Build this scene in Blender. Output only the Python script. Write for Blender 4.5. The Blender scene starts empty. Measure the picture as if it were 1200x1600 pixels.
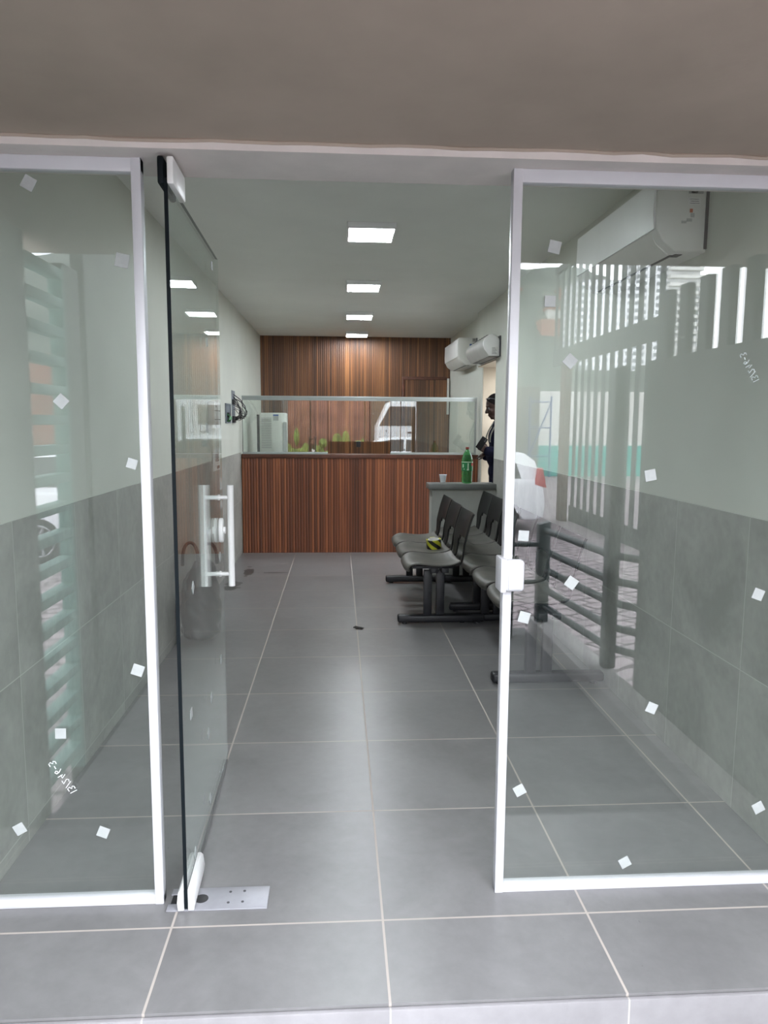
import bpy, bmesh, math, random
from mathutils import Vector, Matrix, Euler
random.seed(7)
C = bpy.context.scene.collection
sc = bpy.context.scene
PI = math.pi

# ------------------------------------------------------------------ camera
F_PX, PITCH, YAW, ROLL, CAM_H, CAM_D = 1139.44, 0.1211, 0.0622, 0.0066, 1.4235, 2.048
cam_data = bpy.data.cameras.new('camera')
cam_data.sensor_fit = 'VERTICAL'
cam_data.sensor_height = 36.0
cam_data.lens = 36.0 * F_PX / 1600.0
cam_data.clip_start = 0.05
cam_data.clip_end = 2000
cam = bpy.data.objects.new('camera', cam_data)
C.objects.link(cam)
fw = Vector((math.sin(YAW) * math.cos(PITCH), math.cos(YAW) * math.cos(PITCH), -math.sin(PITCH)))
rt = Vector((math.cos(YAW), -math.sin(YAW), 0))
up = rt.cross(fw)
c_, s_ = math.cos(ROLL), math.sin(ROLL)
r2 = rt * c_ + up * s_
u2 = up * c_ - rt * s_
M = Matrix.Identity(4)
for i in range(3):
    M[i][0], M[i][1], M[i][2] = r2[i], u2[i], -fw[i]
M[0][3], M[1][3], M[2][3] = 0.0, -CAM_D, CAM_H
cam.matrix_world = M
sc.camera = cam

# ------------------------------------------------------------------ exposure and light
SKY = 12.0          # overcast sky
LED = 76.0         # ceiling panels
sc.view_settings.view_transform = 'Standard'
sc.view_settings.look = 'None'
sc.view_settings.exposure = 0.0
sc.view_settings.gamma = 1.0
sc.view_settings.use_curve_mapping = False
sc.cycles.transparent_max_bounces = 32
sc.cycles.max_bounces = 12
sc.cycles.diffuse_bounces = 6
sc.cycles.glossy_bounces = 6
sc.cycles.sample_clamp_indirect = 8.0
sc.cycles.use_denoising = True
sc.cycles.caustics_reflective = False
sc.cycles.caustics_refractive = False

world = bpy.data.worlds.new('overcast_sky')
sc.world = world
world.use_nodes = True
wn, wl = world.node_tree.nodes, world.node_tree.links
bg = wn['Background']
tc = wn.new('ShaderNodeTexCoord')
ns = wn.new('ShaderNodeTexNoise')
ns.inputs['Scale'].default_value = 2.6
ns.inputs['Detail'].default_value = 5
cr = wn.new('ShaderNodeValToRGB')
cr.color_ramp.elements[0].position = 0.35
cr.color_ramp.elements[0].color = (0.80, 0.86, 0.97, 1)
cr.color_ramp.elements[1].position = 0.7
cr.color_ramp.elements[1].color = (1.0, 1.0, 1.02, 1)
wl.new(tc.outputs['Generated'], ns.inputs['Vector'])
wl.new(ns.outputs['Fac'], cr.inputs['Fac'])
wl.new(cr.outputs['Color'], bg.inputs['Color'])
bg.inputs['Strength'].default_value = SKY


# ------------------------------------------------------------------ materials
class NT:
    def __init__(self, name):
        self.m = bpy.data.materials.new(name)
        self.m.use_nodes = True
        self.t = self.m.node_tree
        self.n, self.l = self.t.nodes, self.t.links
        self.b = self.n['Principled BSDF']
        self.out = self.n['Material Output']

    def new(self, kind, **kw):
        x = self.n.new(kind)
        for k, v in kw.items():
            if k in x.inputs.keys():
                self.put(x.inputs[k], v)
            else:
                setattr(x, k, v)
        return x

    def put(self, sock, v):
        if hasattr(v, 'is_output'):
            self.l.new(v, sock)
        else:
            sock.default_value = v

    def coord(self):
        return self.new('ShaderNodeTexCoord').outputs['Object']

    def math(self, op, a, b=0.0, c=0.0):
        x = self.new('ShaderNodeMath')
        x.operation = op
        for i, v in enumerate((a, b, c)):
            self.put(x.inputs[i], v)
        return x.outputs[0]

    def noise(self, vec, scale, detail=4, rough=0.55, dist=0.0):
        x = self.new('ShaderNodeTexNoise')
        self.put(x.inputs['Vector'], vec)
        x.inputs['Scale'].default_value = scale
        x.inputs['Detail'].default_value = detail
        x.inputs['Roughness'].default_value = rough
        x.inputs['Distortion'].default_value = dist
        return x.outputs['Fac']

    def mapping(self, vec, scale=(1, 1, 1), loc=(0, 0, 0), rot=(0, 0, 0)):
        x = self.new('ShaderNodeMapping')
        self.l.new(vec, x.inputs['Vector'])
        x.inputs['Scale'].default_value = scale
        x.inputs['Location'].default_value = loc
        x.inputs['Rotation'].default_value = rot
        return x.outputs['Vector']

    def sep(self, vec):
        x = self.new('ShaderNodeSeparateXYZ')
        self.l.new(vec, x.inputs[0])
        return x.outputs

    def ramp(self, fac, stops):
        x = self.new('ShaderNodeValToRGB')
        self.put(x.inputs['Fac'], fac)
        e = x.color_ramp.elements
        while len(e) < len(stops):
            e.new(0.5)
        for i, (p, c) in enumerate(stops):
            e[i].position = p
            e[i].color = (c[0], c[1], c[2], 1)
        return x.outputs['Color']

    def mix(self, fac, a, b, mode='MIX'):
        x = self.new('ShaderNodeMix')
        x.data_type = 'RGBA'
        x.blend_type = mode
        self.put(x.inputs['Factor'], fac)
        for s, v in ((x.inputs[6], a), (x.inputs[7], b)):
            if hasattr(v, 'is_output'):
                self.l.new(v, s)
            else:
                s.default_value = (v[0], v[1], v[2], 1)
        return x.outputs[2]

    def color(self, v):
        if hasattr(v, 'is_output'):
            self.l.new(v, self.b.inputs['Base Color'])
        else:
            self.b.inputs['Base Color'].default_value = (v[0], v[1], v[2], 1)

    def rough(self, v):
        self.put(self.b.inputs['Roughness'], v)

    def bump(self, h, strength=0.3, dist=0.01):
        x = self.new('ShaderNodeBump')
        x.inputs['Strength'].default_value = strength
        x.inputs['Distance'].default_value = dist
        self.l.new(h, x.inputs['Height'])
        self.l.new(x.outputs['Normal'], self.b.inputs['Normal'])


def plain(name, col, rough=0.5, metal=0.0, var=0.06, scale=9.0, bump=0.0, spec=0.5):
    t = NT(name)
    v = t.coord()
    n = t.noise(v, scale, 4)
    lo = tuple(max(0, c * (1 - var)) for c in col)
    hi = tuple(min(1, c * (1 + var)) for c in col)
    t.color(t.ramp(n, [(0.3, lo), (0.7, hi)]))
    t.rough(rough)
    t.b.inputs['Metallic'].default_value = metal
    t.b.inputs['Specular IOR Level'].default_value = spec
    if bump:
        t.bump(t.noise(v, scale * 12, 3), bump, 0.003)
    return t.m


def tile_material(name, base, grout, axes, origin, size, gw=0.0022, rough=(0.30, 0.46), var=0.13, spec=0.5, stain=False):
    """square tiles: axes are the two coordinates the grid runs along"""
    t = NT(name)
    v = t.coord()
    s = t.sep(v)
    d = []
    ids = []
    for ax, o, sz in zip(axes, origin, size):
        q = t.math('SUBTRACT', s[ax], o)
        d.append(t.math('PINGPONG', q, sz / 2))
        ids.append(t.math('FLOOR', t.math('DIVIDE', q, sz)))
    dm = t.math('MINIMUM', d[0], d[1])
    mask = t.math('LESS_THAN', dm, gw)
    cid = t.new('ShaderNodeCombineXYZ')
    t.l.new(ids[0], cid.inputs[0])
    t.l.new(ids[1], cid.inputs[1])
    wn_ = t.new('ShaderNodeTexWhiteNoise')
    wn_.noise_dimensions = '3D'
    t.l.new(cid.outputs[0], wn_.inputs['Vector'])
    # cloudy cement look, shifted from tile to tile
    sh = t.new('ShaderNodeVectorMath')
    sh.operation = 'MULTIPLY_ADD'
    t.l.new(wn_.outputs['Color'], sh.inputs[0])
    sh.inputs[1].default_value = (7, 7, 7)
    t.l.new(v, sh.inputs[2])
    n1 = t.noise(sh.outputs[0], 2.6, 6, 0.6, 0.6)
    n2 = t.noise(sh.outputs[0], 26, 4, 0.6)
    f = t.math('ADD', t.math('MULTIPLY', n1, 0.75), t.math('MULTIPLY', n2, 0.25))
    lo = tuple(c * (1 - var) for c in base)
    hi = tuple(c * (1 + var) for c in base)
    col = t.ramp(f, [(0.36, lo), (0.64, hi)])
    br = t.math('MULTIPLY_ADD', wn_.outputs['Value'], 0.06, 0.97)
    hv = t.new('ShaderNodeHueSaturation')
    t.l.new(col, hv.inputs['Color'])
    t.l.new(br, hv.inputs['Value'])
    col = hv.outputs['Color']
    if stain:
        # scuff marks spread over the floor and one dark spill near the left wall
        sp = t.noise(v, 34, 3, 0.7, 1.2)
        blot = t.noise(v, 1.7, 2)
        spm = t.math('MULTIPLY', t.math('GREATER_THAN', sp, 0.735), t.math('GREATER_THAN', blot, 0.56))
        col = t.mix(t.math('MULTIPLY', spm, 0.5), col, (0.03, 0.03, 0.03))
        for (cx, cy, rx, ry) in ((-0.87, 4.92, 0.07, 0.34), (-0.93, 4.30, 0.12, 0.27), (-0.62, 4.85, 0.22, 0.035)):
            dx = t.math('DIVIDE', t.math('SUBTRACT', s[0], cx), rx)
            dy = t.math('DIVIDE', t.math('SUBTRACT', s[1], cy), ry)
            rr = t.math('ADD', t.math('MULTIPLY', dx, dx), t.math('MULTIPLY', dy, dy))
            wob = t.math('MULTIPLY', t.noise(v, 9, 3), 2.2)
            stm = t.math('LESS_THAN', t.math('ADD', rr, wob), 1.45)
            col = t.mix(t.math('MULTIPLY', stm, 0.7), col, (0.02, 0.02, 0.018))
    col = t.mix(mask, col, grout)
    t.color(col)
    rg = t.math('MULTIPLY_ADD', n1, rough[1] - rough[0], rough[0])
    t.rough(t.math('MAXIMUM', rg, t.math('MULTIPLY', mask, 0.85)))
    t.b.inputs['Specular IOR Level'].default_value = spec
    hgt = t.math('SUBTRACT', t.math('MULTIPLY', n2, 0.12), t.math('MULTIPLY', mask, 1.0))
    t.bump(hgt, 0.12, 0.002)
    return t.m


def wood_material(name, dark, mid, light, reed=0.026):
    t = NT(name)
    v = t.coord()
    s = t.sep(v)
    x = t.math('ADD', s[0], t.math('MULTIPLY', s[1], 0.93))
    idx = t.math('FLOOR', t.math('DIVIDE', x, reed))
    wn_ = t.new('ShaderNodeTexWhiteNoise')
    wn_.noise_dimensions = '1D'
    t.l.new(idx, wn_.inputs['W'])
    cv = t.new('ShaderNodeCombineXYZ')
    t.l.new(x, cv.inputs[0])
    t.l.new(t.math('MULTIPLY', wn_.outputs['Value'], 9.0), cv.inputs[1])
    t.l.new(s[2], cv.inputs[2])
    grain = t.noise(t.mapping(cv.outputs[0], (90, 1, 1.6)), 1.0, 5, 0.6, 0.4)
    broad = t.noise(t.mapping(cv.outputs[0], (7, 0, 0.25)), 1.0, 3)
    f = t.math('ADD', t.math('MULTIPLY', grain, 0.45), t.math('ADD', t.math('MULTIPLY', wn_.outputs['Value'], 0.25), t.math('MULTIPLY', broad, 0.4)))
    col = t.ramp(f, [(0.32, dark), (0.55, mid), (0.80, light)])
    pr = t.math('PINGPONG', x, reed / 2)
    prn = t.math('DIVIDE', pr, reed / 2)
    groove = t.math('LESS_THAN', prn, 0.16)
    col = t.mix(t.math('MULTIPLY', groove, 0.75), col, tuple(c * 0.35 for c in dark))
    t.color(col)
    t.rough(0.42)
    h = t.math('POWER', prn, 0.5)
    t.bump(h, 0.6, 0.006)
    return t.m


def glass_material(name, tint, k=1.25, film=0.0, graze=0.955):
    """sheet glass: clear tinted transmission and mirror reflection by angle"""
    t = NT(name)
    t.n.remove(t.b)
    lw = t.new('ShaderNodeLayerWeight')
    lw.inputs['Blend'].default_value = 0.5
    p5 = t.math('POWER', lw.outputs['Facing'], 5.0)
    fr = t.math('MULTIPLY_ADD', p5, graze, 0.045 * k)
    tr = t.new('ShaderNodeBsdfTransparent')
    tr.inputs['Color'].default_value = (*tint, 1)
    gl = t.new('ShaderNodeBsdfGlossy')
    gl.inputs['Roughness'].default_value = 0.0
    gl.inputs['Color'].default_value = (0.98, 0.98, 0.98, 1)
    mx = t.new('ShaderNodeMixShader')
    t.l.new(fr, mx.inputs[0])
    t.l.new(tr.outputs[0], mx.inputs[1])
    t.l.new(gl.outputs[0], mx.inputs[2])
    last = mx.outputs[0]
    if film:
        df = t.new('ShaderNodeBsdfDiffuse')
        df.inputs['Color'].default_value = (0.7, 0.74, 0.72, 1)
        m2 = t.new('ShaderNodeMixShader')
        nz = t.noise(t.coord(), 3.0, 4)
        t.l.new(t.math('MULTIPLY', nz, film * 2), m2.inputs[0])
        t.l.new(last, m2.inputs[1])
        t.l.new(df.outputs[0], m2.inputs[2])
        last = m2.outputs[0]
    t.l.new(last, t.out.inputs['Surface'])
    return t.m


def clear_plastic(name, tint, diff, amount):
    t = NT(name)
    t.n.remove(t.b)
    tr = t.new('ShaderNodeBsdfTransparent')
    tr.inputs['Color'].default_value = (*tint, 1)
    df = t.new('ShaderNodeBsdfDiffuse')
    df.inputs['Color'].default_value = (*diff, 1)
    gl = t.new('ShaderNodeBsdfGlossy')
    gl.inputs['Roughness'].default_value = 0.12
    m1 = t.new('ShaderNodeMixShader')
    m1.inputs[0].default_value = amount
    m2 = t.new('ShaderNodeMixShader')
    lw = t.new('ShaderNodeLayerWeight')
    lw.inputs['Blend'].default_value = 0.3
    t.l.new(t.math('MULTIPLY_ADD', lw.outputs['Facing'], 0.35, 0.04), m2.inputs[0])
    t.l.new(tr.outputs[0], m1.inputs[1])
    t.l.new(df.outputs[0], m1.inputs[2])
    t.l.new(m1.outputs[0], m2.inputs[1])
    t.l.new(gl.outputs[0], m2.inputs[2])
    t.l.new(m2.outputs[0], t.out.inputs['Surface'])
    return t.m


def emission(name, col, strength):
    t = NT(name)
    t.b.inputs['Base Color'].default_value = (0.9, 0.9, 0.9, 1)
    t.b.inputs['Emission Color'].default_value = (*col, 1)
    t.b.inputs['Emission Strength'].default_value = strength
    return t.m


FLOOR_T = dict(axes=(0, 1), origin=(0.1254, -0.1053), size=(0.6, 0.6))
M = {}
M['floor'] = tile_material('grey porcelain floor tile', (0.186, 0.182, 0.183), (0.42, 0.375, 0.34), **FLOOR_T, stain=True, gw=0.0033, spec=0.5, rough=(0.26, 0.38))
M['riser'] = tile_material('sky-lightened porcelain step tile', (0.27, 0.26, 0.268), (0.42, 0.39, 0.37), axes=(0, 2), origin=(0.1254, 0.3), size=(0.6, 0.6))  # same tile as the floor, painted lighter for sky light on the riser
M['wains_r'] = tile_material('grey cement wall tile', (0.325, 0.325, 0.302), (0.48, 0.48, 0.45), axes=(1, 2), origin=(0.449, 0.535), size=(0.56, 0.565), gw=0.0018, rough=(0.45, 0.6), var=0.2)
M['wains_l'] = tile_material('grey cement wall tile left', (0.325, 0.325, 0.302), (0.48, 0.48, 0.45), axes=(1, 2), origin=(0.355, 0.585), size=(0.56, 0.53), gw=0.0018, rough=(0.45, 0.6), var=0.2)
M['paint'] = plain('sage grey wall paint', (0.575, 0.59, 0.535), 0.75, var=0.03, scale=3, bump=0.08)
M['ceil'] = plain('ceiling paint', (0.76, 0.775, 0.735), 0.85, var=0.03, scale=2, bump=0.08)
M['lintel'] = plain('off white lintel paint', (0.70, 0.645, 0.615), 0.8, var=0.08, scale=5, bump=0.25)
M['taupe'] = plain('taupe canopy render', (0.42, 0.345, 0.285), 0.9, var=0.10, scale=2.2, bump=0.3)
M['cream'] = plain('cream door reveal paint', (0.36, 0.31, 0.235), 0.8, var=0.04, scale=4)
M['wood'] = wood_material('reeded walnut panel', (0.046, 0.019, 0.009), (0.140, 0.056, 0.023), (0.35, 0.15, 0.052))
M['wood2'] = wood_material('reeded reddish counter panel', (0.066, 0.021, 0.011), (0.205, 0.064, 0.028), (0.46, 0.160, 0.062), reed=0.030)
M['woodtrim'] = plain('walnut trim', (0.10, 0.035, 0.02), 0.4, var=0.3, scale=14)
M['alu'] = plain('white powder coated aluminium', (0.60, 0.60, 0.63), 0.35, var=0.02)
M['alu_grey'] = plain('anodised aluminium', (0.42, 0.46, 0.45), 0.4, metal=0.2, var=0.03)
M['white'] = plain('white plastic', (0.78, 0.78, 0.77), 0.4, var=0.03)
M['white_dim'] = plain('aged white plastic', (0.66, 0.66, 0.62), 0.45, var=0.04)
M['acgrey'] = plain('light grey plastic', (0.42, 0.42, 0.40), 0.5)
M['grey_d'] = plain('dark grey plastic', (0.06, 0.06, 0.065), 0.5)
M['black'] = plain('black plastic', (0.016, 0.016, 0.018), 0.45, var=0.2, scale=30)
M['chair'] = plain('black polypropylene', (0.012, 0.012, 0.012), 0.5, var=0.25, scale=12, bump=0.15, spec=0.3)
M['seat'] = plain('dusty side-lit black polypropylene seat', (0.075, 0.072, 0.063), 0.45, var=0.35, scale=7, bump=0.15, spec=0.4)  # paler than the backs: dust plus sheen and doorway light put into the colour
M['legs'] = plain('black enamelled steel', (0.011, 0.011, 0.014), 0.45, var=0.15, spec=0.35)
M['glass'] = glass_material('clear sheet glass', (0.962, 0.980, 0.968), film=0.004)
M['glass_door'] = glass_material('tempered door glass', (0.915, 0.955, 0.940), k=1.0, graze=0.68, film=0.004)
M['glass_counter'] = glass_material('counter glass', (0.93, 0.965, 0.945), k=1.7)
M['edge'] = plain('dark glass edge', (0.006, 0.009, 0.011), 0.6, spec=0.1)
M['sticker'] = plain('white foam sticker', (0.40, 0.42, 0.415), 0.6, var=0.04, scale=60)
M['marker'] = plain('white marker paint', (0.85, 0.90, 0.92), 0.6)
M['marker_d'] = plain('faded marker paint', (0.55, 0.60, 0.62), 0.6)
M['steel'] = plain('brushed steel plate', (0.36, 0.36, 0.39), 0.42, metal=0.4, var=0.04, scale=40)
M['led'] = emission('led diffuser', (0.90, 0.96, 1.0), LED)
M['stone'] = plain('grey stone ledge', (0.13, 0.14, 0.135), 0.35, var=0.15)
M['partition'] = plain('grey plaster low wall', (0.36, 0.37, 0.345), 0.8, var=0.08, scale=4, bump=0.15)
M['paper'] = plain('white paper', (0.7, 0.7, 0.68), 0.7)
M['ink'] = plain('grey print', (0.10, 0.10, 0.11), 0.7)
M['blue_label'] = plain('blue sticker', (0.02, 0.09, 0.32), 0.5)
M['red_label'] = plain('red sticker', (0.45, 0.04, 0.03), 0.5)
M['orange_label'] = plain('orange sticker', (0.45, 0.12, 0.05), 0.5)
M['box_steel'] = plain('galvanised back box', (0.22, 0.25, 0.29), 0.5, metal=0.4)
M['green_wire'] = plain('green wire', (0.03, 0.18, 0.05), 0.5)
M['bag'] = plain('black plastic bag', (0.018, 0.021, 0.024), 0.32, var=0.3, scale=8, bump=0.3)
M['pet'] = clear_plastic('green bottle plastic', (0.42, 0.84, 0.46), (0.03, 0.28, 0.08), 0.25)
M['label_g'] = plain('green bottle label', (0.012, 0.17, 0.05), 0.4)
M['label_w'] = plain('pale bottle print', (0.5, 0.65, 0.5), 0.4)
M['cap_red'] = plain('red brown bottle cap', (0.22, 0.03, 0.02), 0.4)
M['cup'] = plain('white disposable cup', (0.72, 0.76, 0.80), 0.4)
M['leaf'] = plain('dark dry leaf', (0.018, 0.016, 0.014), 0.6)
M['skin'] = plain('dark brown skin', (0.034, 0.018, 0.014), 0.5, var=0.12, scale=18, spec=0.3)
M['hair'] = plain('short black hair', (0.008, 0.007, 0.007), 0.9, var=0.3, scale=90, bump=0.5, spec=0.1)
M['navy'] = plain('navy coverall cloth', (0.006, 0.007, 0.018), 0.9, var=0.25, scale=25, bump=0.3, spec=0.1)
M['reflective'] = plain('lime reflective tape', (0.55, 0.68, 0.38), 0.4)
M['reflective_g'] = plain('grey reflective tape', (0.16, 0.17, 0.15), 0.5)
M['shoe'] = plain('black boot leather', (0.012, 0.012, 0.012), 0.5)
M['lens'] = plain('smoked lens', (0.09, 0.095, 0.10), 0.12)
M['phone'] = plain('dark phone case', (0.008, 0.008, 0.009), 0.6, spec=0.15)
M['screen'] = plain('phone glass', (0.012, 0.013, 0.015), 0.12)
# street
M['concrete'] = plain('pale concrete', (0.30, 0.29, 0.28), 0.9, var=0.15, scale=3, bump=0.3)
M['dark_concrete'] = plain('dark worn concrete', (0.10, 0.10, 0.10), 0.9, var=0.2, scale=3, bump=0.3)
M['rail'] = plain('dark green paint', (0.010, 0.026, 0.026), 0.4, var=0.2)
M['gate'] = plain('grey green gate steel', (0.05, 0.062, 0.055), 0.6, var=0.2)
M['teal'] = plain('teal wall paint', (0.0, 0.33, 0.27), 0.8)
M['teal_slat'] = plain('pale teal painted steel', (0.16, 0.30, 0.26), 0.6)
M['white_wall'] = plain('weathered white wall', (0.60, 0.59, 0.55), 0.9, var=0.12, scale=1.5)
M['beige_wall'] = plain('weathered beige wall', (0.13, 0.12, 0.10), 0.9, var=0.2, scale=1.2)
M['red_fence'] = plain('red brown board fence', (0.22, 0.10, 0.07), 0.8, var=0.3, scale=2)
M['foliage'] = plain('roadside foliage', (0.16, 0.22, 0.05), 0.8, var=0.6, scale=7)
M['carpaint'] = plain('white car paint', (0.80, 0.80, 0.82), 0.25, var=0.01)
M['carglass'] = plain('tinted car window', (0.03, 0.035, 0.035), 0.1)
M['tyre'] = plain('tyre rubber', (0.02, 0.02, 0.02), 0.8)
M['rim'] = plain('grey alloy', (0.30, 0.30, 0.31), 0.4, metal=0.5)
M['tail'] = plain('red tail lamp', (0.45, 0.02, 0.03), 0.2)
M['rust'] = plain('rusty steel', (0.09, 0.055, 0.035), 0.8, var=0.4)
M['scaff'] = plain('blue scaffold tube', (0.03, 0.07, 0.22), 0.5)
M['tower'] = plain('white tower cladding', (0.74, 0.74, 0.74), 0.8)
M['tower_win'] = plain('grey tower window', (0.20, 0.21, 0.22), 0.4)
M['roof_red'] = plain('clay roof', (0.34, 0.16, 0.12), 0.9)


def cobble_material():
    t = NT('street cobblestones')
    v = t.coord()
    br = t.new('ShaderNodeTexBrick')
    nz = t.new('ShaderNodeTexNoise')
    nz.inputs['Scale'].default_value = 1.6
    t.l.new(v, nz.inputs['Vector'])
    add = t.new('ShaderNodeVectorMath')
    add.operation = 'MULTIPLY_ADD'
    t.l.new(nz.outputs['Color'], add.inputs[0])
    add.inputs[1].default_value = (0.18, 0.18, 0)
    t.l.new(v, add.inputs[2])
    t.l.new(t.mapping(add.outputs[0], rot=(0, 0, 0.5)), br.inputs['Vector'])
    br.inputs['Scale'].default_value = 1.0
    br.inputs['Brick Width'].default_value = 0.30
    br.inputs['Row Height'].default_value = 0.19
    br.inputs['Mortar Size'].default_value = 0.02
    br.inputs['Color1'].default_value = (0.36, 0.30, 0.31, 1)
    br.inputs['Color2'].default_value = (0.27, 0.23, 0.24, 1)
    br.inputs['Mortar'].default_value = (0.035, 0.03, 0.03, 1)
    n = t.noise(v, 14, 4)
    col = t.mix(0.35, br.outputs['Color'], t.ramp(n, [(0.3, (0.12, 0.10, 0.10)), (0.7, (0.36, 0.31, 0.31))]))
    t.color(col)
    t.rough(0.8)
    t.bump(br.outputs['Fac'], -0.6, 0.02)
    return t.m


def hazard_material():
    t = NT('yellow and black hazard tape')
    v = t.coord()
    s = t.sep(v)
    ang = t.math('ARCTAN2', s[1], s[0])
    f = t.math('ADD', t.math('MULTIPLY', ang, 2.0 / PI), t.math('MULTIPLY', s[2], 14.0))
    st = t.math('LESS_THAN', t.math('FRACT', f), 0.5)
    t.color(t.mix(st, (0.42, 0.42, 0.03), (0.012, 0.012, 0.012)))
    t.rough(0.3)
    return t.m


def hill_material():
    t = NT('wooded hillside')
    v = t.coord()
    n = t.noise(v, 0.05, 6, 0.7)
    n2 = t.noise(v, 0.012, 3)
    col = t.ramp(n, [(0.35, (0.035, 0.045, 0.035)), (0.55, (0.07, 0.085, 0.066)), (0.72, (0.20, 0.20, 0.17))])
    col = t.mix(t.math('MULTIPLY', n2, 0.3), col, (0.22, 0.25, 0.24))  # distance haze painted in as a pale grey mix
    t.color(col)
    t.rough(1.0)
    return t.m


M['cobble'] = cobble_material()
M['hazard'] = hazard_material()
M['hill'] = hill_material()


# ------------------------------------------------------------------ mesh helpers
class MB:
    def __init__(self):
        self.bm = bmesh.new()

    def box(self, c, s, bevel=0.0, rot=None, seg=2):
        m = Matrix.Translation(Vector(c))
        if rot is not None:
            m = m @ Euler(rot).to_matrix().to_4x4()
        m = m @ Matrix.Diagonal((s[0], s[1], s[2], 1))
        r = bmesh.ops.create_cube(self.bm, size=1.0, matrix=m)
        if bevel:
            ed = list({e for v in r['verts'] for e in v.link_edges})
            bmesh.ops.bevel(self.bm, geom=ed, offset=bevel, segments=seg, affect='EDGES', profile=0.5)
        return self

    def box2(self, a, b, bevel=0.0, seg=2):
        c = [(p + q) / 2 for p, q in zip(a, b)]
        s = [abs(q - p) for p, q in zip(a, b)]
        return self.box(c, s, bevel, seg=seg)

    def cyl(self, p0, p1, r0, r1=None, seg=20, caps=True):
        p0, p1 = Vector(p0), Vector(p1)
        r1 = r0 if r1 is None else r1
        d = p1 - p0
        q = Vector((0, 0, 1)).rotation_difference(d.normalized()).to_matrix().to_4x4()
        m = Matrix.Translation((p0 + p1) / 2) @ q
        bmesh.ops.create_cone(self.bm, cap_ends=caps, segments=seg, radius1=r0, radius2=r1, depth=d.length, matrix=m)
        return self

    def ball(self, c, r, rot=None, seg=20):
        if not hasattr(r, '__len__'):
            r = (r, r, r)
        m = Matrix.Translation(Vector(c))
        if rot is not None:
            m = m @ Euler(rot).to_matrix().to_4x4()
        m = m @ Matrix.Diagonal((r[0], r[1], r[2], 1))
        bmesh.ops.create_uvsphere(self.bm, u_segments=seg, v_segments=max(8, seg * 2 // 3), radius=1.0, matrix=m)
        return self

    def tube(self, pts, r, seg=10):
        pts = [Vector(p) for p in pts]
        rings = []
        t_prev = None
        nrm = None
        for i, p in enumerate(pts):
            if i == 0:
                t = (pts[1] - p).normalized()
            elif i == len(pts) - 1:
                t = (p - pts[i - 1]).normalized()
            else:
                t = (pts[i + 1] - pts[i - 1]).normalized()
            if nrm is None:
                a = Vector((0, 0, 1)) if abs(t.z) < 0.9 else Vector((1, 0, 0))
                nrm = t.cross(a).normalized()
            else:
                nrm = (t_prev.rotation_difference(t) @ nrm).normalized()
            t_prev = t
            bn = t.cross(nrm)
            rr = r[i] if hasattr(r, '__len__') else r
            rings.append([self.bm.verts.new(p + (nrm * math.cos(2 * PI * k / seg) + bn * math.sin(2 * PI * k / seg)) * rr) for k in range(seg)])
        for a, b in zip(rings, rings[1:]):
            for k in range(seg):
                self.bm.faces.new((a[k], a[(k + 1) % seg], b[(k + 1) % seg], b[k]))
        self.bm.faces.new(rings[0][::-1])
        self.bm.faces.new(rings[-1])
        return self

    def prism(self, poly, axis, a, b, bevel=0.0):
        """poly: 2-D outline in the two other axes (x,y,z order), extruded along axis from a to b"""
        def P(q, t):
            if axis == 0:
                return (t, q[0], q[1])
            if axis == 1:
                return (q[0], t, q[1])
            return (q[0], q[1], t)
        A = [self.bm.verts.new(P(q, a)) for q in poly]
        B = [self.bm.verts.new(P(q, b)) for q in poly]
        fs = [self.bm.faces.new(A), self.bm.faces.new(B[::-1])]
        n = len(poly)
        for i in range(n):
            fs.append(self.bm.faces.new((A[i], B[i], B[(i + 1) % n], A[(i + 1) % n])))
        if bevel:
            ed = list({e for f in fs[:2] for e in f.edges})
            bmesh.ops.bevel(self.bm, geom=ed, offset=bevel, segments=2, affect='EDGES', profile=0.5)
        return self

    def lathe(self, prof, c=(0, 0, 0), seg=28, close=True):
        c = Vector(c)
        rings = []
        for (r, z) in prof:
            rings.append([self.bm.verts.new(c + Vector((max(r, 1e-4) * math.cos(2 * PI * k / seg), max(r, 1e-4) * math.sin(2 * PI * k / seg), z))) for k in range(seg)])
        for a, b in zip(rings, rings[1:]):
            for k in range(seg):
                self.bm.faces.new((a[k], a[(k + 1) % seg], b[(k + 1) % seg], b[k]))
        if close:
            self.bm.faces.new(rings[0][::-1])
            self.bm.faces.new(rings[-1])
        return self

    def quad(self, a, b, c, d):
        self.bm.faces.new([self.bm.verts.new(p) for p in (a, b, c, d)])
        return self

    def transform(self, m):
        bmesh.ops.transform(self.bm, matrix=m, verts=self.bm.verts)
        return self


def root_matrix(o):
    while o.parent:
        o = o.parent
    return Matrix.Translation(o.location) @ o.rotation_euler.to_matrix().to_4x4()


def link_mesh(name, me, mat, parent=None, smooth=35):
    o = bpy.data.objects.new(name, me)
    C.objects.link(o)
    if mat is not None:
        me.materials.append(mat)
    if smooth:
        me.polygons.foreach_set('use_smooth', [True] * len(me.polygons))
        me.set_sharp_from_angle(angle=math.radians(smooth))
    if parent is not None:
        o.parent = parent
    return o


def obj(name, mb, mat, parent=None, local=False, smooth=35, recalc=True):
    """one mesh object; shapes are in world coordinates unless local"""
    bm = mb.bm
    if parent is not None and not local:
        bmesh.ops.transform(bm, matrix=root_matrix(parent).inverted(), verts=bm.verts)
    if recalc:
        bmesh.ops.recalc_face_normals(bm, faces=bm.faces)
    me = bpy.data.meshes.new(name)
    bm.to_mesh(me)
    bm.free()
    return link_mesh(name, me, mat, parent, smooth)


def tag(o, label, cat, group=None, kind=None):
    o['label'] = label
    o['category'] = cat
    if group:
        o['group'] = group
    if kind:
        o['kind'] = kind
    return o


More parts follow.
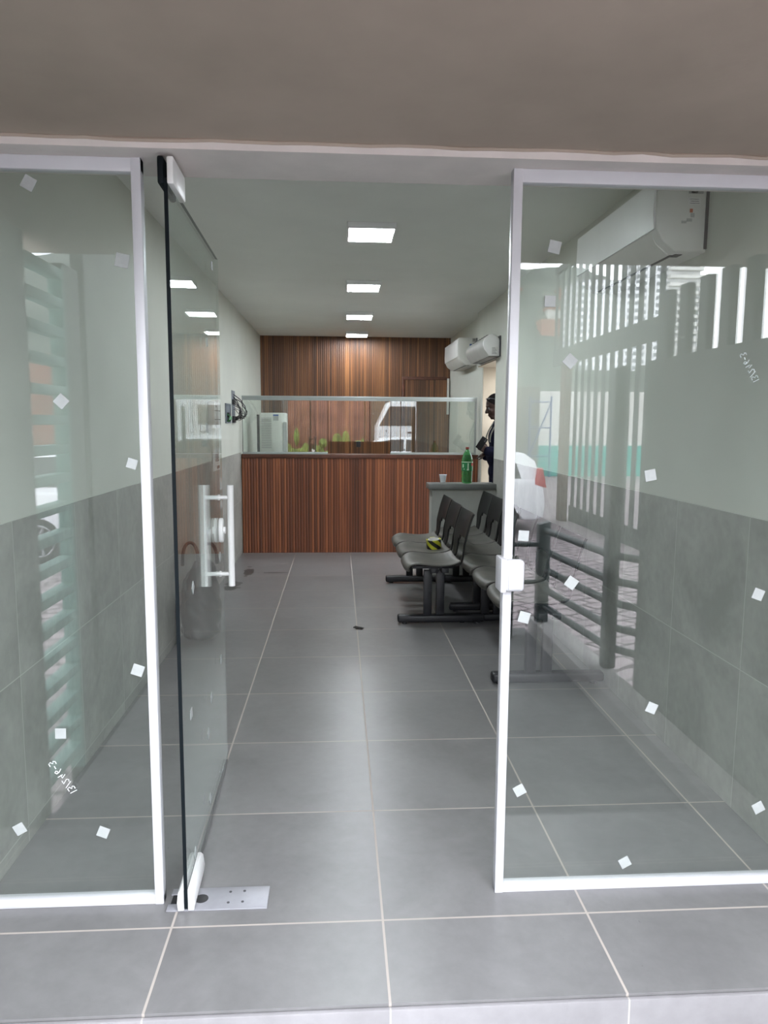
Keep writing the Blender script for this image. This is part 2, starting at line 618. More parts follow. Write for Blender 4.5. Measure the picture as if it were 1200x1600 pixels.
def thing(name, label, cat, loc=(0, 0, 0), rotz=0.0, group=None, kind=None):
    o = bpy.data.objects.new(name, None)
    o.empty_display_size = 0.1
    C.objects.link(o)
    o.location = loc
    o.rotation_euler = (0, 0, rotz)
    return tag(o, label, cat, group, kind)


def struct(name, mb, mat, label, cat, smooth=35):
    return tag(obj(name, mb, mat, smooth=smooth), label, cat, kind='structure')


def copy_tree(o, parent=None):
    c = o.copy()
    C.objects.link(c)
    if parent is not None:
        c.parent = parent
    for ch in list(o.children):
        copy_tree(ch, c)
    return c


def remesh(mb, voxel, smooth=6, factor=0.5):
    """fuse overlapping closed shapes into one continuous surface"""
    me = bpy.data.meshes.new('fuse')
    bmesh.ops.recalc_face_normals(mb.bm, faces=mb.bm.faces)
    mb.bm.to_mesh(me)
    mb.bm.free()
    o = bpy.data.objects.new('fuse', me)
    C.objects.link(o)
    r = o.modifiers.new('r', 'REMESH')
    r.mode = 'VOXEL'
    r.voxel_size = voxel
    s = o.modifiers.new('s', 'SMOOTH')
    s.factor = factor
    s.iterations = smooth
    dg = bpy.context.evaluated_depsgraph_get()
    dg.update()
    res = bpy.data.meshes.new_from_object(o.evaluated_get(dg))
    bpy.data.objects.remove(o)
    bpy.data.meshes.remove(me)
    return res


# ================================================================== THE SETTING
XL, XR, XR2 = -1.06, 1.472, 1.535
YB, ZC, WZ = 8.10, 2.59, 1.10

b = MB().box2((XL - 0.15, -0.41, -0.10), (XR2 + 0.5, YB + 0.1, 0.0))
struct('floor', b, M['floor'], 'grey square tiled floor running from the front step to the counter', 'floor')
b = MB().box2((-3.0, -0.425, -0.30), (1.9, -0.412, -0.006), 0.003)
struct('trim_1', b, M['riser'], 'grey tiled riser of the entrance step at the bottom edge, sky light in its tone', 'step')

wl_ = struct('wall_left', MB().box2((XL - 0.2, -0.06, 0), (XL, YB + 0.1, ZC)), M['paint'], 'long sage grey wall left of the glass entrance', 'wall')
obj('wainscot', MB().box2((XL - 0.002, 0.0, 0), (XL + 0.006, 5.93, WZ)), M['wains_l'], wl_)

TH = 0.36
b = MB()
b.box2((XR, -0.06, 0), (XR + TH, 4.83, ZC))
b.box2((XR2, 5.79, 0), (XR2 + TH, YB + 0.1, ZC))
b.box2((XR, 4.83, 2.03), (XR + TH, 5.79, ZC))
wr = struct('wall_right', b, M['paint'], 'long sage grey wall on the right with a doorway near the counter', 'wall')
obj('wainscot', MB().box2((XR - 0.006, 0.0, 0), (XR + 0.002, 4.80, WZ)), M['wains_r'], wr)
b = MB().box2((XR + 0.07, 5.784, 0), (XR2 + TH, 5.792, 2.03))
b.box2((XR + 0.01, 4.826, 0.0), (XR + TH, 4.834, 2.03))
b.box2((XR + 0.01, 4.83, 2.022), (XR + TH, 5.79, 2.03))
obj('reveal', b, M['cream'], wr)

struct('wall_back', MB().box2((XL, YB, 0), (XR2, YB + 0.1, ZC)), M['wood'], 'back wall clad in dark reeded walnut panels', 'wall')
b = MB().box2((XL - 0.2, -0.07, ZC), (XR2 + TH, YB + 0.1, ZC + 0.12))
struct('ceiling', b, M['ceil'], 'plain grey ceiling with a row of square lights', 'ceiling')

b = MB().box2((XL - 0.8, -0.07, 2.112), (XR + 0.9, 0.15, 2.60))
struct('wall_front', b, M['lintel'], 'off white lintel above the glass front', 'wall')
# canopy over the entrance: rough plaster lip on its inner edge
b = MB().box2((-3.2, -1.24, 2.136), (3.2, -0.068, 2.48))
pts = [(-3.2 + i * 0.08, random.uniform(-0.0035, 0.0035)) for i in range(81)]
b.tube([(x, -0.070, 2.134 + z) for x, z in pts], 0.006, 6)
struct('ceiling_porch', b, M['taupe'], 'taupe underside of the canopy over the entrance', 'canopy')

# back-wall door, same panels with a trim
d2 = thing('door_2', 'walnut panelled door flush in the back wall on the right', 'door', (1.19, YB, 0), kind='structure')
obj('panel', MB().box2((0.905, YB - 0.012, 0), (1.49, YB + 0.002, 2.02)), M['wood'], d2)
b = MB().box2((0.872, YB - 0.02, 2.02), (1.49, YB, 2.062), 0.003)
b.box2((0.872, YB - 0.02, 0), (0.905, YB, 2.02), 0.003)
obj('door_frame', b, M['woodtrim'], d2)
b = MB().box2((1.492, YB - 0.05, 1.55), (1.520, YB - 0.002, 2.04), 0.004)
obj('white_jamb', b, M['white_dim'], d2)

# low wall with a stone ledge next to the doorway
pw = struct('wall_partition', MB().box2((0.862, 4.66, 0), (XR - 0.007, 4.84, 0.815)), M['partition'], 'low grey plastered wall with stone ledge between the chairs and the counter', 'low wall')
obj('ledge', MB().box2((0.832, 4.640, 0.815), (XR - 0.007, 4.865, 0.868), 0.006), M['stone'], pw)


# ------------------------------------------------------------------ glass front
def sticker(parent, c, n, size, ang, jitter=1.0):
    """a thin square pad; c centre, n the axis the glass faces (0 = x, 1 = y)"""
    m = MB().box((0, 0, 0), (size, 0.002, size), 0.0008, seg=1)
    m.transform(Matrix.Rotation(ang, 4, 'Y'))
    if n == 0:
        m.transform(Matrix.Rotation(PI / 2, 4, 'Z'))
    m.transform(Matrix.Translation(Vector(c)))
    return obj('sticker', m, M['sticker'], parent)


DIG = {
    '1': [[(0.5, 0), (0.5, 1)]],
    '3': [[(0.1, 0.95), (0.55, 1.0), (0.75, 0.78), (0.35, 0.55), (0.8, 0.35), (0.65, 0.05), (0.1, 0.02)]],
    '/': [[(0.1, -0.05), (0.8, 1.05)]],
    '2': [[(0.1, 0.85), (0.45, 1.0), (0.7, 0.75), (0.15, 0.05), (0.8, 0.1)]],
    '4': [[(0.5, 1.0), (0.1, 0.4), (0.75, 0.45)], [(0.65, 0.7), (0.6, -0.05)]],
    '6': [[(0.65, 1.0), (0.2, 0.5), (0.15, 0.15), (0.5, 0.0), (0.7, 0.25), (0.45, 0.45), (0.2, 0.3)]],
    '-': [[(0.15, 0.45), (0.7, 0.5)]],
}


def handwriting(parent, s, o, right, upv, mat, y):
    m = MB()
    adv = 0.0
    o, right, upv = Vector(o), Vector(right), Vector(upv)
    for ch in s:
        wgt = 0.5 if ch in '1/' else (0.6 if ch == '-' else 1.0)
        for st in DIG[ch]:
            P = []
            for (x, z) in st:
                q = o + right * (adv + (x - 0.5 + wgt / 2) * 0.9) + upv * z
                P.append((q.x, y, q.y))
            m.tube(P, 0.0011, 6)
        adv += wgt
    return obj('handwriting', m, mat, parent)


def glass_panel(name, label, x0, x1, side):
    t = thing(name, label, 'glass panel', ((x0 + x1) / 2, 0.015, 0), kind='structure')
    z0, z1 = 0.0, 2.112
    fwid = 0.026
    b = MB()
    b.box2((x0, 0.0, z0), (x1, 0.03, z0 + 0.028), 0.0025)
    b.box2((x0, 0.0, z1 - 0.036), (x1, 0.03, z1), 0.0025)
    if side == 'left':
        b.box2((x1 - fwid, -0.002, z0), (x1, 0.032, z1), 0.0025)
    else:
        b.box2((x0, -0.002, z0), (x0 + fwid, 0.032, z1), 0.0025)
    obj('frame', b, M['alu'], t)
    obj('pane', MB().box2((x0 + 0.006, 0.010, z0 + 0.01), (x1 - 0.006, 0.018, z1 - 0.01)), M['glass'], t, smooth=0)
    return t


w1 = glass_panel('window_1', 'fixed glass panel left of the entrance door in a white frame', XL + 0.004, -0.520, 'left')
for (x, z, a, s) in ((-0.812, 2.043, 0.5, 0.034), (-0.578, 1.851, 0.2, 0.036), (-0.754, 1.477, 0.75, 0.032), (-0.575, 0.717, 0.35, 0.033),
                     (-0.799, 0.532, 0.02, 0.031), (-0.928, 0.244, -0.5, 0.032), (-0.691, 0.227, 0.4, 0.032), (-0.571, 1.308, 0.3, 0.028)):
    sticker(w1, (x, 0.0085, z), 1, s, a)
handwriting(w1, '13/246-3', (-0.777, 0.347), (-0.0098, 0.0150), (0.0185, 0.0095), M['marker'], 0.0085)
w2 = glass_panel('window_2', 'fixed glass panel right of the entrance door with street reflections', 0.474, XR - 0.004, 'right')
for (x, z, a, s) in ((0.596, 1.91, 0.2, 0.034), (0.588, 1.764, 0.0, 0.031), (0.651, 1.601, 0.7, 0.033), (0.900, 1.279, -0.2, 0.033), (0.533, 1.103, 0.06, 0.031),
                     (0.679, 0.963, 0.6, 0.033), (0.542, 0.861, 0.25, 0.033), (1.248, 0.924, 0.35, 0.033), (0.940, 0.577, 0.4, 0.032), (0.544, 0.325, -0.5, 0.033),
                     (0.881, 0.081, -0.5, 0.033), (1.296, 0.249, -0.5, 0.034)):
    sticker(w2, (x, 0.0085, z), 1, s, a)
handwriting(w2, '13/246-3', (1.190, 1.545), (-0.0075, 0.0125), (0.0170, 0.0085), M['marker_d'], 0.0085)
b = MB().box2((0.461, -0.030, 0.943), (0.478, 0.045, 1.042), 0.004)
b.box2((0.474, -0.034, 0.946), (0.530, -0.002, 1.039), 0.012, seg=4)
b.box2((0.482, -0.037, 0.953), (0.521, -0.030, 1.032), 0.004)
obj('strike_box', b, M['alu'], w2)

# swing door: local x across the glass, local y along the leaf
door = thing('door_1', 'open frameless glass door with white bar handle standing inwards', 'glass door', (-0.447, -0.040, 0.0), math.radians(1.6), kind='structure')
DW, DT = 0.955, 0.010
obj('pane', MB().box2((-DT / 2, 0.002, 0.012), (DT / 2, DW, 2.050)), M['glass_door'], door, local=True, smooth=0)
b = MB().box2((-DT / 2, -0.001, 0.012), (DT / 2, 0.002, 2.050))
b.box2((-DT / 2 + 0.001, 0.002, 0.009), (DT / 2 - 0.001, DW, 0.012))
b.box2((-DT / 2 + 0.001, 0.002, 2.050), (DT / 2 - 0.001, DW, 2.0515))
obj('edge', b, M['edge'], door, local=True)
hy, hz0, hz1 = 0.835, 0.785, 1.182
hd = MB()
for sx in (-0.055, 0.050):
    hd.cyl((sx, hy, hz0), (sx, hy, hz1), 0.0128, seg=24)
for z in (hz0 + 0.048, hz1 - 0.048):
    hd.cyl((-0.055, hy, z), (0.050, hy, z), 0.0078, seg=18)
    for sx in (-1, 1):
        hd.cyl((sx * 0.005, hy, z), (sx * 0.011, hy, z), 0.0118, 0.0105, seg=18)
hnd = obj('handle', hd, M['white'], door, local=True)
lk = MB()
for sx in (-1, 1):
    pr = [(hy + 0.028 * math.sin(a) * (1.0 if abs(math.cos(a)) < 0.7 else 0.8), 1.006 + 0.048 * math.cos(a)) for a in [2 * PI * i / 20 for i in range(20)]]
    lk.prism(pr, 0, sx * 0.005, sx * 0.022, 0.004)
lk.cyl((0.022, hy, 1.006), (0.030, hy, 1.006), 0.014)
lk.cyl((-0.022, hy, 1.000), (-0.028, hy, 1.000), 0.012)
lock = obj('lock', lk, M['white'], door, local=True)
ky = MB().box2((-0.050, hy - 0.003, 0.999), (-0.027, hy + 0.003, 1.009), 0.001)
ky.box2((-0.044, hy - 0.0025, 0.980), (-0.036, hy + 0.0025, 1.001), 0.001)
obj('key', ky, M['steel'], lock, local=True)
tp = MB().box2((-0.020, -0.006, 2.034), (-0.004, 0.165, 2.104), 0.005)
top_h = obj('top_hinge', tp, M['edge'], door, local=True)
tp = MB().box2((0.004, -0.006, 2.034), (0.022, 0.165, 2.104), 0.005)
obj('hinge_cover', tp, M['white'], top_h, local=True)
bt = MB()
for sx in (-1, 1):
    pr = [(sx * 0.0058, 0.006), (sx * 0.023, 0.006), (sx * 0.026, 0.03), (sx * 0.022, 0.062), (sx * 0.015, 0.070), (sx * 0.0058, 0.070)]
    bt.prism(pr, 1, -0.004, 0.190, 0.003)
obj('bottom_hinge', bt, M['white'], door, local=True)
for (y, z, a) in ((0.218, 0.919, 0.75), (0.574, 1.405, 0.0), (0.541, 0.443, 0.4), (0.134, 0.55, 0.1), (0.452, 0.347, 0.5), (0.459, 0.103, 0.6),
                  (0.143, 0.095, 0.6), (0.844, 0.899, 0.75), (0.809, 0.496, 0.2), (0.780, 1.99, 0.1), (0.62, 1.70, 0.1)):
    m = MB().box((0, 0, 0), (0.002, 0.030, 0.030), 0.0006, seg=1)
    m.transform(Matrix.Rotation(a, 4, 'X'))
    m.transform(Matrix.Translation((DT / 2 + 0.001, y, z)))
    obj('sticker', m, M['sticker'], door, local=True)

# floor plate of the pivot
fp = thing('floor_pivot_plate', 'steel pivot plate screwed to the floor under the glass door', 'floor plate', (-0.36, 0.014, 0.0))
b = MB().box2((-0.475, -0.038, 0.0), (-0.213, 0.064, 0.0045), 0.001)
b.box2((-0.506, -0.038, 0.0), (-0.475, -0.008, 0.0045), 0.001)
b.box2((-0.506, 0.036, 0.0), (-0.475, 0.064, 0.0045), 0.001)
obj('plate', b, M['steel'], fp)
obj('slot', MB().box2((-0.500, -0.008, 0.0), (-0.474, 0.036, 0.002)), M['black'], fp)
obj('pivot_hole', MB().cyl((-0.412, 0.012, 0.004), (-0.412, 0.012, 0.0052), 0.020), M['black'], fp)
for (x, y) in ((-0.330, -0.010), (-0.288, -0.008), (-0.330, 0.040), (-0.288, 0.042)):
    obj('screw', MB().cyl((x, y, 0.004), (x, y, 0.0056), 0.0042, seg=14), M['grey_d'], fp)

# ------------------------------------------------------------------ ceiling lights
CL = [(0.195, 2.55, 'square ceiling light nearest the glass entrance'), (0.207, 4.305, 'square ceiling light second from the glass entrance'),
      (0.222, 6.03, 'square ceiling light third from the entrance, over the counter'), (0.235, 7.69, 'square ceiling light farthest in, beside the walnut back wall')]
base = None
for x, y, lab in CL:
    if base is None:
        t = thing('ceiling_light', lab, 'ceiling light', (x, y, ZC - 0.036), group='row of square ceiling lights')
        b = MB()
        for sx in (-1, 1):
            b.box((sx * 0.139, 0, 0.018), (0.012, 0.34, 0.036), 0.003)
            b.box((0, sx * 0.164, 0.018), (0.29, 0.012, 0.036), 0.003)
        obj('frame', b, M['white'], t, local=True)
        obj('diffuser', MB().box((0, 0, 0.016), (0.268, 0.318, 0.030), 0.003), M['led'], t, local=True)
        base = t
    else:
        t = copy_tree(base)
        t.location = (x, y, ZC - 0.036)
        t['label'] = lab


# ------------------------------------------------------------------ air conditioners
def ac_unit(label, x_wall, y0, y1, z0, z1, depth, labels):
    """split unit on the right wall; front looks to -x"""
    t = thing('air_conditioner', label, 'air conditioner', (x_wall, (y0 + y1) / 2, z0))
    h = z1 - z0
    prof = [(0, 0.0), (-0.60, 0.0), (-0.86, 0.14), (-0.98, 0.30), (-1.0, 0.48), (-0.99, 0.94), (-0.93, 1.0), (0, 1.0)]
    sm = []
    for i, (a, c) in enumerate(prof):
        sm.append((x_wall + a * depth, z0 + c * h))
    b = MB().prism(sm, 1, y0, y1, 0.008)
    body = obj('body', b, M['white_dim'], t, smooth=50)
    # front cover a few millimetres proud of the body
    cov = [(x_wall - 0.985 * depth, z0 + 0.30 * h), (x_wall - 1.015 * depth, z0 + 0.30 * h), (x_wall - 1.03 * depth, z0 + 0.48 * h), (x_wall - 1.02 * depth, z0 + 0.95 * h), (x_wall - 0.985 * depth, z0 + 0.95 * h)]
    obj('front_cover', MB().prism(cov, 1, y0 + 0.012, y1 - 0.012, 0.003), M['white'], t)
    fl = [(x_wall - 0.62 * depth, z0 - 0.004), (x_wall - 0.87 * depth, z0 + 0.135 * h), (x_wall - 0.975 * depth, z0 + 0.285 * h), (x_wall - 0.96 * depth, z0 + 0.29 * h), (x_wall - 0.84 * depth, z0 + 0.15 * h), (x_wall - 0.61 * depth, z0 + 0.006)]
    obj('outlet_flap', MB().prism(fl, 1, y0 + 0.06, y1 - 0.06), M['white_dim'], t)
    sl = MB().box2((x_wall - 0.56 * depth, y0 + 0.07, z0 - 0.003), (x_wall - 0.50 * depth, y1 - 0.07, z0 + 0.004))
    sl.box2((x_wall - 0.50 * depth, y0 + 0.05, z0 - 0.002), (x_wall - 0.35 * depth, y0 + 0.10, z0 + 0.002))
    obj('outlet_slot', sl, M['black'], t)
    obj('back_plate', MB().box2((x_wall - 0.012, y0 - 0.006, z0 + 0.01), (x_wall - 0.001, y1 + 0.006, z1 - 0.004)), M['grey_d'], t)
    for (xa, za, w_, h_, mm) in labels:
        b = MB().box2((xa - w_ / 2, y0 - 0.0015, za - h_ / 2), (xa + w_ / 2, y0 + 0.001, za + h_ / 2))
        obj('sticker', b, M[mm], t)
    return t


ac_unit('large white wall air conditioner seen through the right glass panel', XR, 0.90, 1.88, 2.115, 2.405, 0.212,
        [(1.418, 2.345, 0.060, 0.016, 'acgrey'), (1.412, 2.3445, 0.026, 0.012, 'grey_d'), (1.412, 2.308, 0.052, 0.028, 'paper'), (1.412, 2.316, 0.038, 0.0025, 'ink'), (1.414, 2.308, 0.034, 0.0025, 'ink'), (1.414, 2.300, 0.040, 0.0025, 'ink'),
         (1.402, 2.272, 0.012, 0.014, 'orange_label'), (1.408, 2.255, 0.016, 0.016, 'acgrey'), (1.396, 2.236, 0.022, 0.012, 'acgrey'), (1.374, 2.228, 0.020, 0.010, 'acgrey')])
ac_unit('white wall air conditioner beside the walnut back wall', XR2, 6.13, 7.14, 2.075, 2.372, 0.214,
        [(1.500, 2.345, 0.045, 0.04, 'acgrey'), (1.500, 2.352, 0.030, 0.008, 'ink'), (1.500, 2.337, 0.030, 0.006, 'ink'), (1.462, 2.285, 0.026, 0.036, 'blue_label'), (1.462, 2.240, 0.016, 0.030, 'ink'), (1.462, 2.205, 0.014, 0.014, 'acgrey'), (1.46, 2.18, 0.014, 0.014, 'acgrey')])

# air curtain over the doorway
t = thing('air_curtain', 'rounded white air curtain mounted over the doorway', 'air curtain', (XR, 5.1, 2.03))
pr = []
for i in range(11):
    a = PI * 0.10 + (PI * 0.98) * i / 10
    pr.append((XR - 0.012 - 0.072 + 0.078 * math.cos(a) , 2.150 + 0.082 * math.sin(a)))
pr = [(XR - 0.012, 2.04), (XR - 0.012, 2.175)] + pr[1:] + [(XR - 0.150, 2.10), (XR - 0.105, 2.04)]
b = MB().prism(pr, 1, 4.66, 5.56, 0.003)
obj('body', b, M['acgrey'], t)
b = MB().prism(pr, 1, 4.640, 4.662, 0.004)
end = obj('end_cap', b, M['white'], t)
obj('back_plate', MB().box2((XR - 0.014, 4.63, 2.035), (XR - 0.001, 5.58, 2.22)), M['grey_d'], t)
obj('air_outlet', MB().box2((XR - 0.098, 4.70, 2.036), (XR - 0.022, 5.52, 2.044)), M['black'], t)
obj('sticker', MB().box2((XR - 0.085, 4.6375, 2.052), (XR - 0.028, 4.640, 2.120)), M['paper'], t)
b = MB()
for k in range(6):
    b.box2((XR - 0.080, 4.6362, 2.058 + k * 0.010), (XR - 0.038 - (k % 3) * 0.006, 4.6376, 2.0605 + k * 0.010))
obj('sticker_print', b, M['ink'], t)
for k in range(7):
    obj('intake_slot', MB().box2((XR - 0.115, 4.72 + k * 0.11, 2.2275), (XR - 0.065, 4.78 + k * 0.11, 2.2340)), M['grey_d'], t)

# ------------------------------------------------------------------ counter with glass screen
t = thing('reception_counter', 'long reddish wooden reception counter in front of the back wall', 'counter', (0.22, 5.95, 0.0))
obj('front_panel', MB().box2((XL + 0.012, 5.93, 0.0), (XR2 - 0.003, 5.95, 1.040)), M['wood2'], t)
obj('top_trim', MB().box2((XL + 0.012, 5.915, 1.040), (XR2 - 0.003, 5.955, 1.084), 0.003), M['woodtrim'], t)
obj('worktop', MB().box2((XL + 0.012, 5.95, 1.050), (XR2 - 0.003, 6.26, 1.080), 0.002), M['woodtrim'], t)
obj('side_panel', MB().box2((XL + 0.012, 5.95, 0.0), (XL + 0.032, 6.25, 1.05)), M['wood2'], t)
obj('side_panel', MB().box2((XR2 - 0.023, 5.95, 0.0), (XR2 - 0.003, 6.25, 1.05)), M['wood2'], t)

t = thing('glass_screen', 'clear glass screen with aluminium rails standing on the counter', 'glass screen', (0.22, 5.93, 1.084))
GX0, GX1 = -1.036, 1.505
b = MB().box2((GX0, 5.912, 1.662), (GX1, 5.948, 1.682), 0.002)
b.box2((GX0, 5.906, 1.680), (GX1, 5.952, 1.708), 0.003)
obj('top_rail', b, M['alu_grey'], t)
b = MB().box2((GX0, 5.916, 1.084), (-0.120, 5.944, 1.108), 0.002)
obj('bottom_channel', b, M['alu_grey'], t)
b = MB().box2((0.562, 5.916, 1.084), (GX1, 5.944, 1.108), 0.002)
obj('bottom_channel', b, M['alu_grey'], t)
obj('end_post', MB().box2((GX1 - 0.022, 5.916, 1.108), (GX1, 5.944, 1.664), 0.002), M['alu_grey'], t)
for (xa, xb, za) in ((GX0, -0.122, 1.095), (-0.119, 0.330, 1.223), (0.333, 0.561, 1.223), (0.564, 0.668, 1.095), (0.671, GX1 - 0.02, 1.095)):
    p = obj('glass_pane', MB().box2((xa, 5.926, za), (xb, 5.934, 1.670)), M['glass_counter'], t, smooth=0)
    obj('pane_edge', MB().box2((xa, 5.9255, za), (xa + 0.0045, 5.9345, 1.668)), M['edge'], p)
lo = obj('latch', MB().box2((0.190, 5.912, 1.163), (0.238, 5.946, 1.228), 0.004), M['black'], t)

# white portable cooler on a desk behind the counter
t = thing('desk', 'white topped desk behind the counter on the left', 'desk', (-0.62, 6.7, 0))
obj('desktop', MB().box2((-1.04, 6.42, 0.80), (-0.20, 7.02, 0.83), 0.003), M['white'], t)
for (x, y) in ((-1.01, 6.46), (-0.23, 6.46), (-1.01, 6.98), (-0.23, 6.98)):
    obj('leg', MB().box2((x - 0.02, y - 0.02, 0), (x + 0.02, y + 0.02, 0.80)), M['alu'], t)
t = thing('portable_air_cooler', 'pale upright air cooler with louvred front behind the counter glass', 'air cooler', (-0.76, 6.62, 0.83))
b = MB().box2((-0.915, 6.50, 0.83), (-0.610, 6.78, 1.535), 0.012)
obj('body', b, M['white_dim'], t)
b = MB()
for k in range(18):
    b.box2((-0.890, 6.494, 1.13 + k * 0.020), (-0.775, 6.502, 1.139 + k * 0.020))
obj('louvre', b, M['acgrey'], t)
b = MB().box2((-0.757, 6.496, 1.445), (-0.695, 6.502, 1.515))
lab = obj('label', b, M['acgrey'], t)
obj('label_band', MB().box2((-0.757, 6.494, 1.500), (-0.695, 6.4965, 1.516)), M['blue_label'], lab)
obj('side_panel', MB().box2((-0.640, 6.493, 0.83), (-0.602, 6.502, 1.43)), M['acgrey'], t)
obj('back_pad', MB().box2((-0.955, 6.60, 0.84), (-0.915, 6.74, 1.515), 0.004), M['grey_d'], t)

# ------------------------------------------------------------------ beam seating
def seat_bm(w, th=0.010):
    """seat shell facing -x, front edge at x = 0"""
    m = MB()
    prof = [(0.012, -0.045), (0.0, -0.022), (0.016, -0.003), (0.06, 0.006), (0.14, -0.002), (0.22, -0.012), (0.30, -0.010), (0.36, 0.004), (0.385, 0.018)]
    nu = 12
    rows = []
    for i, (x, z) in enumerate(prof):
        row = []
        f = i / (len(prof) - 1)
        hw = w / 2 * (0.90 + 0.10 * math.sin(PI * min(1, f * 1.6) / 2)) - 0.02 * max(0, f - 0.7)
        for k in range(nu + 1):
            u = -1 + 2 * k / nu
            cx = 0.022 * (abs(u) ** 4) if i < 4 else 0
            row.append(m.bm.verts.new((x + cx, u * hw, z + 0.010 * u * u * (1 if i > 2 else 0.2))))
        rows.append(row)
    for a, c in zip(rows, rows[1:]):
        for k in range(nu):
            m.bm.faces.new((a[k], a[k + 1], c[k + 1], c[k]))
    return m


def back_bm(w):
    """back shell: two side arms curve up from the seat, with an arched opening between them"""
    m = MB()
    prof = [(0.345, 0.004), (0.378, 0.006), (0.402, 0.022), (0.416, 0.05), (0.424, 0.085), (0.431, 0.12), (0.437, 0.150), (0.443, 0.175), (0.452, 0.22), (0.463, 0.265), (0.476, 0.31), (0.490, 0.345), (0.497, 0.358)]
    nu = 16
    rows = []
    n = len(prof)
    for i, (x, z) in enumerate(prof):
        row = []
        f = i / (n - 1)
        hw = w / 2 * (0.80 + 0.20 * min(1.0, f * 1.7))
        for k in range(nu + 1):
            u = -1 + 2 * k / nu
            bow = 0.030 * (u * u) * min(1.0, f * 2)
            crown = 0.012 * (abs(u) ** 3) - 0.004 if i >= n - 2 else 0
            row.append(m.bm.verts.new((x - bow, u * hw, z + crown)))
        rows.append(row)
    for i in range(n - 1):
        lim = {0: 0.62, 1: 0.62, 2: 0.62, 3: 0.62, 4: 0.62, 5: 0.62, 6: 0.52}.get(i, -1)
        for k in range(nu):
            uc = abs(-1 + 2 * (k + 0.5) / nu)
            if uc < lim:
                continue
            m.bm.faces.new((rows[i][k], rows[i][k + 1], rows[i + 1][k + 1], rows[i + 1][k]))
    for v in [v for v in m.bm.verts if not v.link_faces]:
        m.bm.verts.remove(v)
    return m


def shell(name, mb, mat, parent, off, th=0.011):
    mb.transform(Matrix.Translation(Vector(off)))
    o = obj(name, mb, mat, parent, local=True, smooth=60)
    ss = o.modifiers.new('round', 'SUBSURF')
    ss.levels = 2
    ss.render_levels = 2
    ss.boundary_smooth = 'PRESERVE_CORNERS'
    s = o.modifiers.new('thickness', 'SOLIDIFY')
    s.thickness = th
    s.offset = 0
    return o


def beam_bench(label, loc, ys, legs, group='black beam seats in the waiting room'):
    """origin on the floor at the front edge of the foot bars, seats facing -x"""
    t = thing('beam_seating', label, 'waiting bench', loc, group=group)
    y0, y1 = min(ys + legs) - 0.10, max(ys + legs) + 0.10
    b = MB()
    b.box2((0.225, y0, 0.385), (0.275, y1, 0.420), 0.003)
    obj('beam', b, M['legs'], t, local=True)
    obj('beam', MB().box2((0.300, y0, 0.385), (0.350, y1, 0.420), 0.003), M['legs'], t, local=True)
    for y in legs:
        b = MB().box2((0.0, y - 0.035, 0.012), (0.625, y + 0.035, 0.066), 0.014, seg=3)
        b.box2((0.185, y - 0.020, 0.060), (0.243, y + 0.020, 0.388), 0.004)
        b.box2((0.275, y - 0.020, 0.060), (0.333, y + 0.020, 0.388), 0.004)
        lg = obj('leg', b, M['legs'], t, local=True)
        for x in (0.05, 0.575):
            obj('foot_pad', MB().cyl((x, y, 0.0), (x, y, 0.014), 0.020, seg=14), M['black'], lg, local=True)
    for y in ys:
        shell('seat', seat_bm(0.445), M['seat'], t, (0.028, y, 0.462))
        shell('backrest', back_bm(0.435), M['chair'], t, (0.028, y, 0.448), th=0.013)
        for s in (-1, 1):
            obj('seat_bracket', MB().box2((0.09, y + s * 0.10 - 0.012, 0.420), (0.38, y + s * 0.10 + 0.012, 0.440), 0.002), M['legs'], t, local=True)
    return t


beam_bench('three-seat black bench standing free in the middle of the floor', (0.418, 3.03, 0), [0.0, 0.475, 0.95], [0.0, 1.34])
beam_bench('black bench along the right wall, behind the right glass panel', (0.838, 1.79, 0), [0.19, 0.67, 1.145], [0.0, 1.26])
beam_bench('black bench at the right wall touching the low wall', (0.838, 3.36, 0), [0.06, 0.52, 0.98], [0.0, 1.0])

# things on the chairs and the ledge
t = thing('tape_roll', 'roll of yellow and black hazard tape on the middle seat', 'tape', (0.735, 3.50, 0.470))
t.rotation_euler = (0.10, -0.12, 0.4)
b = MB().lathe([(0.042, 0.0), (0.058, 0.0), (0.058, 0.068), (0.042, 0.068), (0.042, 0.0)], seg=36, close=False)
obj('tape', b, M['hazard'], t, local=True, smooth=40)
b = MB().lathe([(0.038, 0.0), (0.0425, 0.0), (0.0425, 0.0685), (0.038, 0.0685), (0.038, 0.0)], seg=36, close=False)
obj('core', b, M['paper'], t, local=True, smooth=40)

t = thing('soda_bottle', 'large green plastic soda bottle with red cap on the stone ledge', 'bottle', (1.203, 4.745, 0.868))
pr = [(0.022, 0.0), (0.043, 0.004), (0.049, 0.014), (0.050, 0.045), (0.048, 0.055), (0.049, 0.075), (0.051, 0.085), (0.052, 0.20), (0.050, 0.225), (0.045, 0.250), (0.034, 0.280), (0.022, 0.303), (0.0145, 0.314), (0.0140, 0.330)]
obj('body', MB().lathe(pr, seg=32), M['pet'], t, local=True, smooth=50)
obj('cap', MB().lathe([(0.0165, 0.318), (0.017, 0.320), (0.017, 0.338), (0.0155, 0.340)], seg=28), M['cap_red'], t, local=True)
lb = obj('label', MB().lathe([(0.0525, 0.118), (0.0530, 0.120), (0.0530, 0.200), (0.0525, 0.202)], seg=32, close=False), M['label_g'], t, local=True)
b = MB()
b.lathe([(0.0532, 0.197), (0.0535, 0.198), (0.0535, 0.203), (0.0532, 0.204)], seg=32, close=False)
